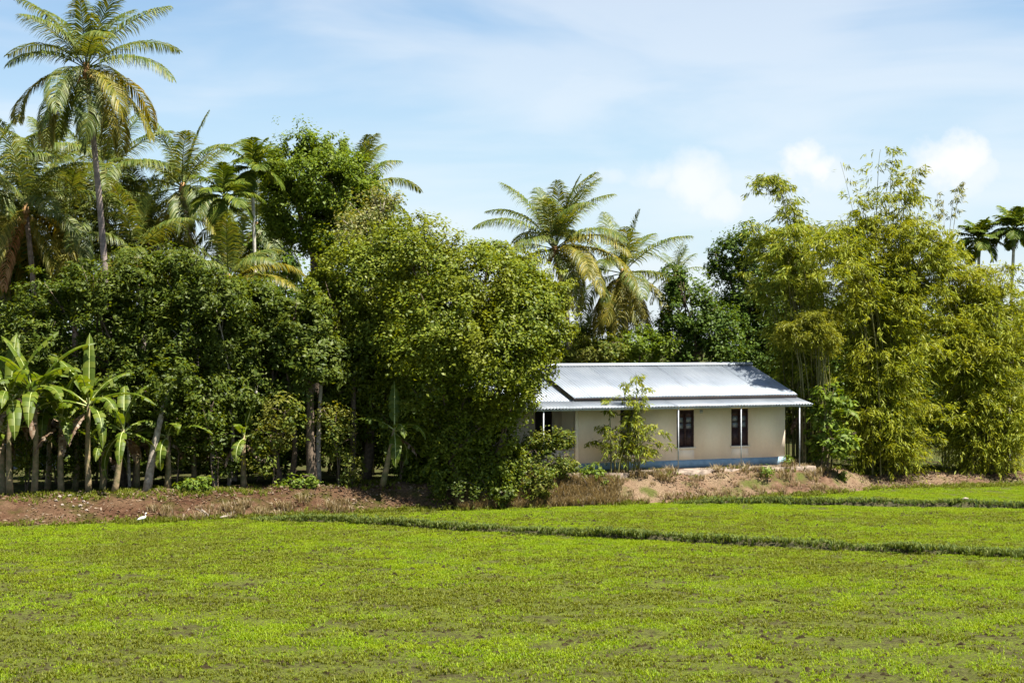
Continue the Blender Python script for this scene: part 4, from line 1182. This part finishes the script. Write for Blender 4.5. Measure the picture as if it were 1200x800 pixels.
# tall main clump: a few culms that stand out against the sky, the rest filling the body
main = [(1048, 172, 0, .25), (1032, 175, .5, .35), (1078, 196, -.4, .2), (1086, 230, .3, .3), (1000, 232, -.3, .4), (975, 262, .4, .45), (1060, 208, .8, .3), (1095, 262, -.8, .5), (985, 190, 1.2, .02)]
main += [(g.uniform(1080, 1128), g.uniform(272, 345), g.uniform(-1.5, 1), g.uniform(.3, .8)) for _ in range(14)]
main += [(968, 300, -1.5, .6), (1010, 250, -1, .5), (1098, 300, -.5, .6), (1112, 318, -1, .7)]
main += [(g.uniform(952, 990), g.uniform(280, 335), g.uniform(-4.0, -2.0), g.uniform(.5, .9)) for _ in range(9)]
main += [(g.uniform(960, 1095), g.uniform(240, 330), g.uniform(-2, 2), g.uniform(.3, .8)) for _ in range(34)]
main += [(g.uniform(955, 1110), g.uniform(460, 535), g.uniform(-3.0, 0), g.uniform(.4, 1.1)) for _ in range(26)]
main += [(g.uniform(950, 1110), g.uniform(330, 460), g.uniform(-2.6, 1.0), g.uniform(.4, 1.1)) for _ in range(38)]
bamboo('tall feathery bamboo clump whose plume is highest at the right', 1036, 79.5, main, 125000, M['leaf_bamboo'], M['culm'], branch=1.9, lo=.03, llen=.27, lw=.05)
left = [(880, 228, 0, .75), (893, 216, .3, .6), (912, 222, .4, .5), (928, 250, .2, .35), (940, 262, 0, .3)]
left += [(g.uniform(902, 948), g.uniform(285, 335), g.uniform(-3.2, -1.4), g.uniform(.5, .9)) for _ in range(10)]
left += [(g.uniform(870, 965), g.uniform(270, 350), g.uniform(-1.5, 1.5), g.uniform(.3, .8)) for _ in range(24)]
left += [(g.uniform(880, 960), g.uniform(340, 400), g.uniform(-1.5, .5), g.uniform(.4, .9)) for _ in range(10)]
bamboo('bamboo clump with an arching tip just behind the right end of the roof', 948, 80.3, left, 54000, M['leaf_bamboo_green'], M['culm'], branch=1.5, lo=.20, llen=.27, lw=.05)
rc = [(g.gauss(940, 24), g.uniform(372, 408), g.uniform(-1.0, .6), g.uniform(.5, .9)) for _ in range(14)]
bamboo('low rounded yellow bamboo mop beside the roof end', 962, 76.7, rc, 16000, M['leaf_mop'], M['culm'], branch=1.1, lo=.66, llen=.2, lw=.036)
right = [(1118, 298, 0, .5), (1140, 322, .5, .7), (1166, 330, -.4, .8), (1192, 318, .4, .6), (1215, 326, 0, .7), (1130, 345, -1, .9)]
right += [(g.uniform(1070, 1230), g.uniform(335, 410), g.uniform(-1.5, 2), g.uniform(.3, .8)) for _ in range(34)]
right += [(g.uniform(1085, 1135), g.uniform(318, 430), g.uniform(-2, 1.0), g.uniform(.4, .9)) for _ in range(16)]
right += [(g.uniform(1075, 1230), g.uniform(470, 535), g.uniform(-2.6, 0), g.uniform(.4, 1.1)) for _ in range(20)]
right += [(g.uniform(1090, 1230), g.uniform(380, 500), g.uniform(-2.4, .6), g.uniform(.4, 1.1)) for _ in range(34)]
bamboo('wide yellowish bamboo thicket at the right edge', 1150, 80.8, right, 105000, M['leaf_bamboo'], M['culm'], branch=1.9, lo=.03, llen=.27, lw=.05)
bare = [(1122, 218, .2, .3), (1105, 235, 0, .1), (1098, 226, 0, .05), (1132, 214, .3, .4)]
bamboo('nearly bare pale bamboo stalks poking up left of the areca pair', 1106, 82, bare, 700, M['leaf_twig'], M['culm_pale'], branch=.5, lo=.72, llen=.2)
# young bamboo in front of the house
sap = [(745, 436, .1, .2), (730, 448, 0, .25), (760, 455, .1, .35), (712, 468, 0, .35), (782, 508, -.2, .55), (772, 500, .1, .5), (700, 500, -.2, .5), (748, 470, -.1, .3), (790, 522, 0, .8), (722, 500, .1, .3), (688, 520, 0, .6), (765, 530, -.2, .8)]
bamboo('young see-through bamboo in front of the house wall', 728, 71.1, sap, 3400, M['leaf_bamboo_green'], M['culm'], branch=.75, lo=.22, llen=.22, lw=.045, name='young_bamboo')

# ------------------------------------------------------------------ glimpsed hut, rubble, branches, birds
X0 = (60 - 600) / F * 78
hut = thing('hut', 'pale blue hut glimpsed between the banana stems at the left', 'hut', (X0, 78, gz1(X0, 78)))
M['hut'] = solid('pale_blue_wall', (.30, .36, .52), .85, scale=2, var=.12)
mb = MB(); mb.box((-2.6, 0, -.3), (2.6, 3, 2.6)); mb.build('wall', M['hut'], hut)
mb = MB(); mb.add([(-2.9, -.5, 2.5), (2.9, -.5, 2.5), (2.9, 1.5, 3.3), (-2.9, 1.5, 3.3), (2.9, 3.5, 2.5), (-2.9, 3.5, 2.5), (-2.9, -.5, 2.56), (2.9, -.5, 2.56), (2.9, 1.5, 3.36), (-2.9, 1.5, 3.36), (2.9, 3.5, 2.56), (-2.9, 3.5, 2.56)],
       [(0, 3, 2, 1), (3, 5, 4, 2), (6, 7, 8, 9), (9, 8, 10, 11), (0, 1, 7, 6), (4, 5, 11, 10)]); mb.build('roof', M['fibre'], hut)
mb = MB(); mb.box((1.0, -.03, .02), (1.8, -.002, 1.95)); mb.build('door', M['dark'], hut)
mb = MB(); mb.box((-1.4, -.03, .9), (-.5, -.002, 1.8)); mb.build('window', M['dark'], hut)

M['rubble'] = solid('pale_rubble', (.27, .22, .18), .9, scale=10, var=.2)
def rock_mesh(r, seed):
    g = np.random.default_rng(seed)
    import bmesh
    bm = bmesh.new(); bmesh.ops.create_icosphere(bm, subdivisions=1, radius=r)
    for v in bm.verts: v.co *= float(g.uniform(.65, 1.25)); v.co.z *= .6
    me = bpy.data.meshes.new('rubble'); bm.to_mesh(me); bm.free(); me.materials.append(M['rubble'])
    return me
for i, (px, py) in enumerate([(92, 586), (97, 590), (88, 592), (103, 595), (94, 598), (101, 602), (86, 599), (70, 588), (66, 593), (105, 588), (82, 586), (73, 598), (98, 594)]):
    Xr = (px - 600) / F * 63
    db, dt, zt = [float(v) for v in edge(np.array([Xr]))]
    D = db + (616 - py) / 32 * (dt - db)
    Xr = (px - 600) / F * D
    o = link('rubble', rock_mesh(.04 + .05 * rnd.random(), i), None, (Xr, D, gz1(Xr, D) + .03))
    tag(o, 'pale chunk of rubble on the left bank below the banana plants', 'rubble', 'pale rubble on the left bank')
Xr, D = (1131 - 600) / F * 68.2, 68.2
o = link('stone', rock_mesh(.15, 77), None, (Xr, D, .30)); tag(o, 'white stone lying on the far bund at the right', 'stone')
# dead branches lying against the bank
for i, (pa, pb, lab) in enumerate([((236, 583), (247, 606), 'bare stick leaning down the left bank'), ((258, 604), (276, 602), 'short log lying at the foot of the left bank'),
                                   ((700, 560), (722, 588), 'long dry stalk fallen below the young bamboo')]):
    def onbank(p):
        Xr = (p[0] - 600) / F * 66; db = float(edge(np.array([Xr]))[0][0])
        D = db + (0.15 if p[1] > 595 else .9)
        if i == 2: D = db + (.25 if p[1] > 575 else 1.4)
        Xr = (p[0] - 600) / F * D
        return np.array([Xr, D, max(gz1(Xr, D), 0) + .05])
    a, b_ = onbank(pa), onbank(pb)
    e = thing('fallen_branch', lab, 'branch', a)
    mb = MB(); mb.tube(curve((0, 0, 0), b_ - a, (0, 0, .06)), np.linspace(.035, .02, 7) * (1.8 if i == 1 else 1), 7); mb.build('stick', M['twig'], e, smooth_=True)
    mb = MB()
    for k in range(4):
        q = (b_ - a) * rnd.uniform(.3, .9); mb.tube([q, q + np.array([rnd.uniform(-.5, .5), rnd.uniform(-.2, .2), rnd.uniform(.05, .3)])], [.015, .006], 5)
    mb.build('twig', M['twig'], e)
# egret standing on the field edge
M['feather'] = solid('white_feather', (.80, .79, .76), .8, var=.05)
M['beak'] = solid('yellow_beak', (.55, .35, .05), .5)
D = 61.4; X0 = (167 - 600) / F * D
eg = thing('egret', 'white egret standing at the foot of the left bank', 'bird', (X0, D, .02), rz=0)
eg.scale = (.78, .78, .78)
mb = MB()
mb.tube([(-.26, 0, .20), (-.18, 0, .24), (-.06, 0, .29), (.05, 0, .31), (.12, 0, .34), (.15, 0, .40), (.12, 0, .46), (.15, 0, .52), (.20, 0, .535)],
        [.012, .045, .075, .07, .04, .024, .02, .03, .016], 9)
mb.build('body', M['feather'], eg, smooth_=True)
mb = MB(); mb.tube([(.21, 0, .535), (.32, 0, .515)], [.013, .003], 6); mb.build('beak', M['beak'], eg)
for y in (-.03, .03):
    mb = MB(); mb.tube([(-.0, y, .25), (.02, y, .12), (0, y, 0)], [.011, .008, .008], 5); mb.tube([(0, y, .003), (.06, y, .003)], [.007, .004], 4); mb.build('leg', M['dark'], eg)
for y in (-.065, .065):
    mb = MB(); mb.tube([(-.27, y * .6, .21), (-.14, y, .26), (.04, y * .9, .31)], [.01, .045, .02], 7); mb.build('wing', M['feather'], eg, smooth_=True)
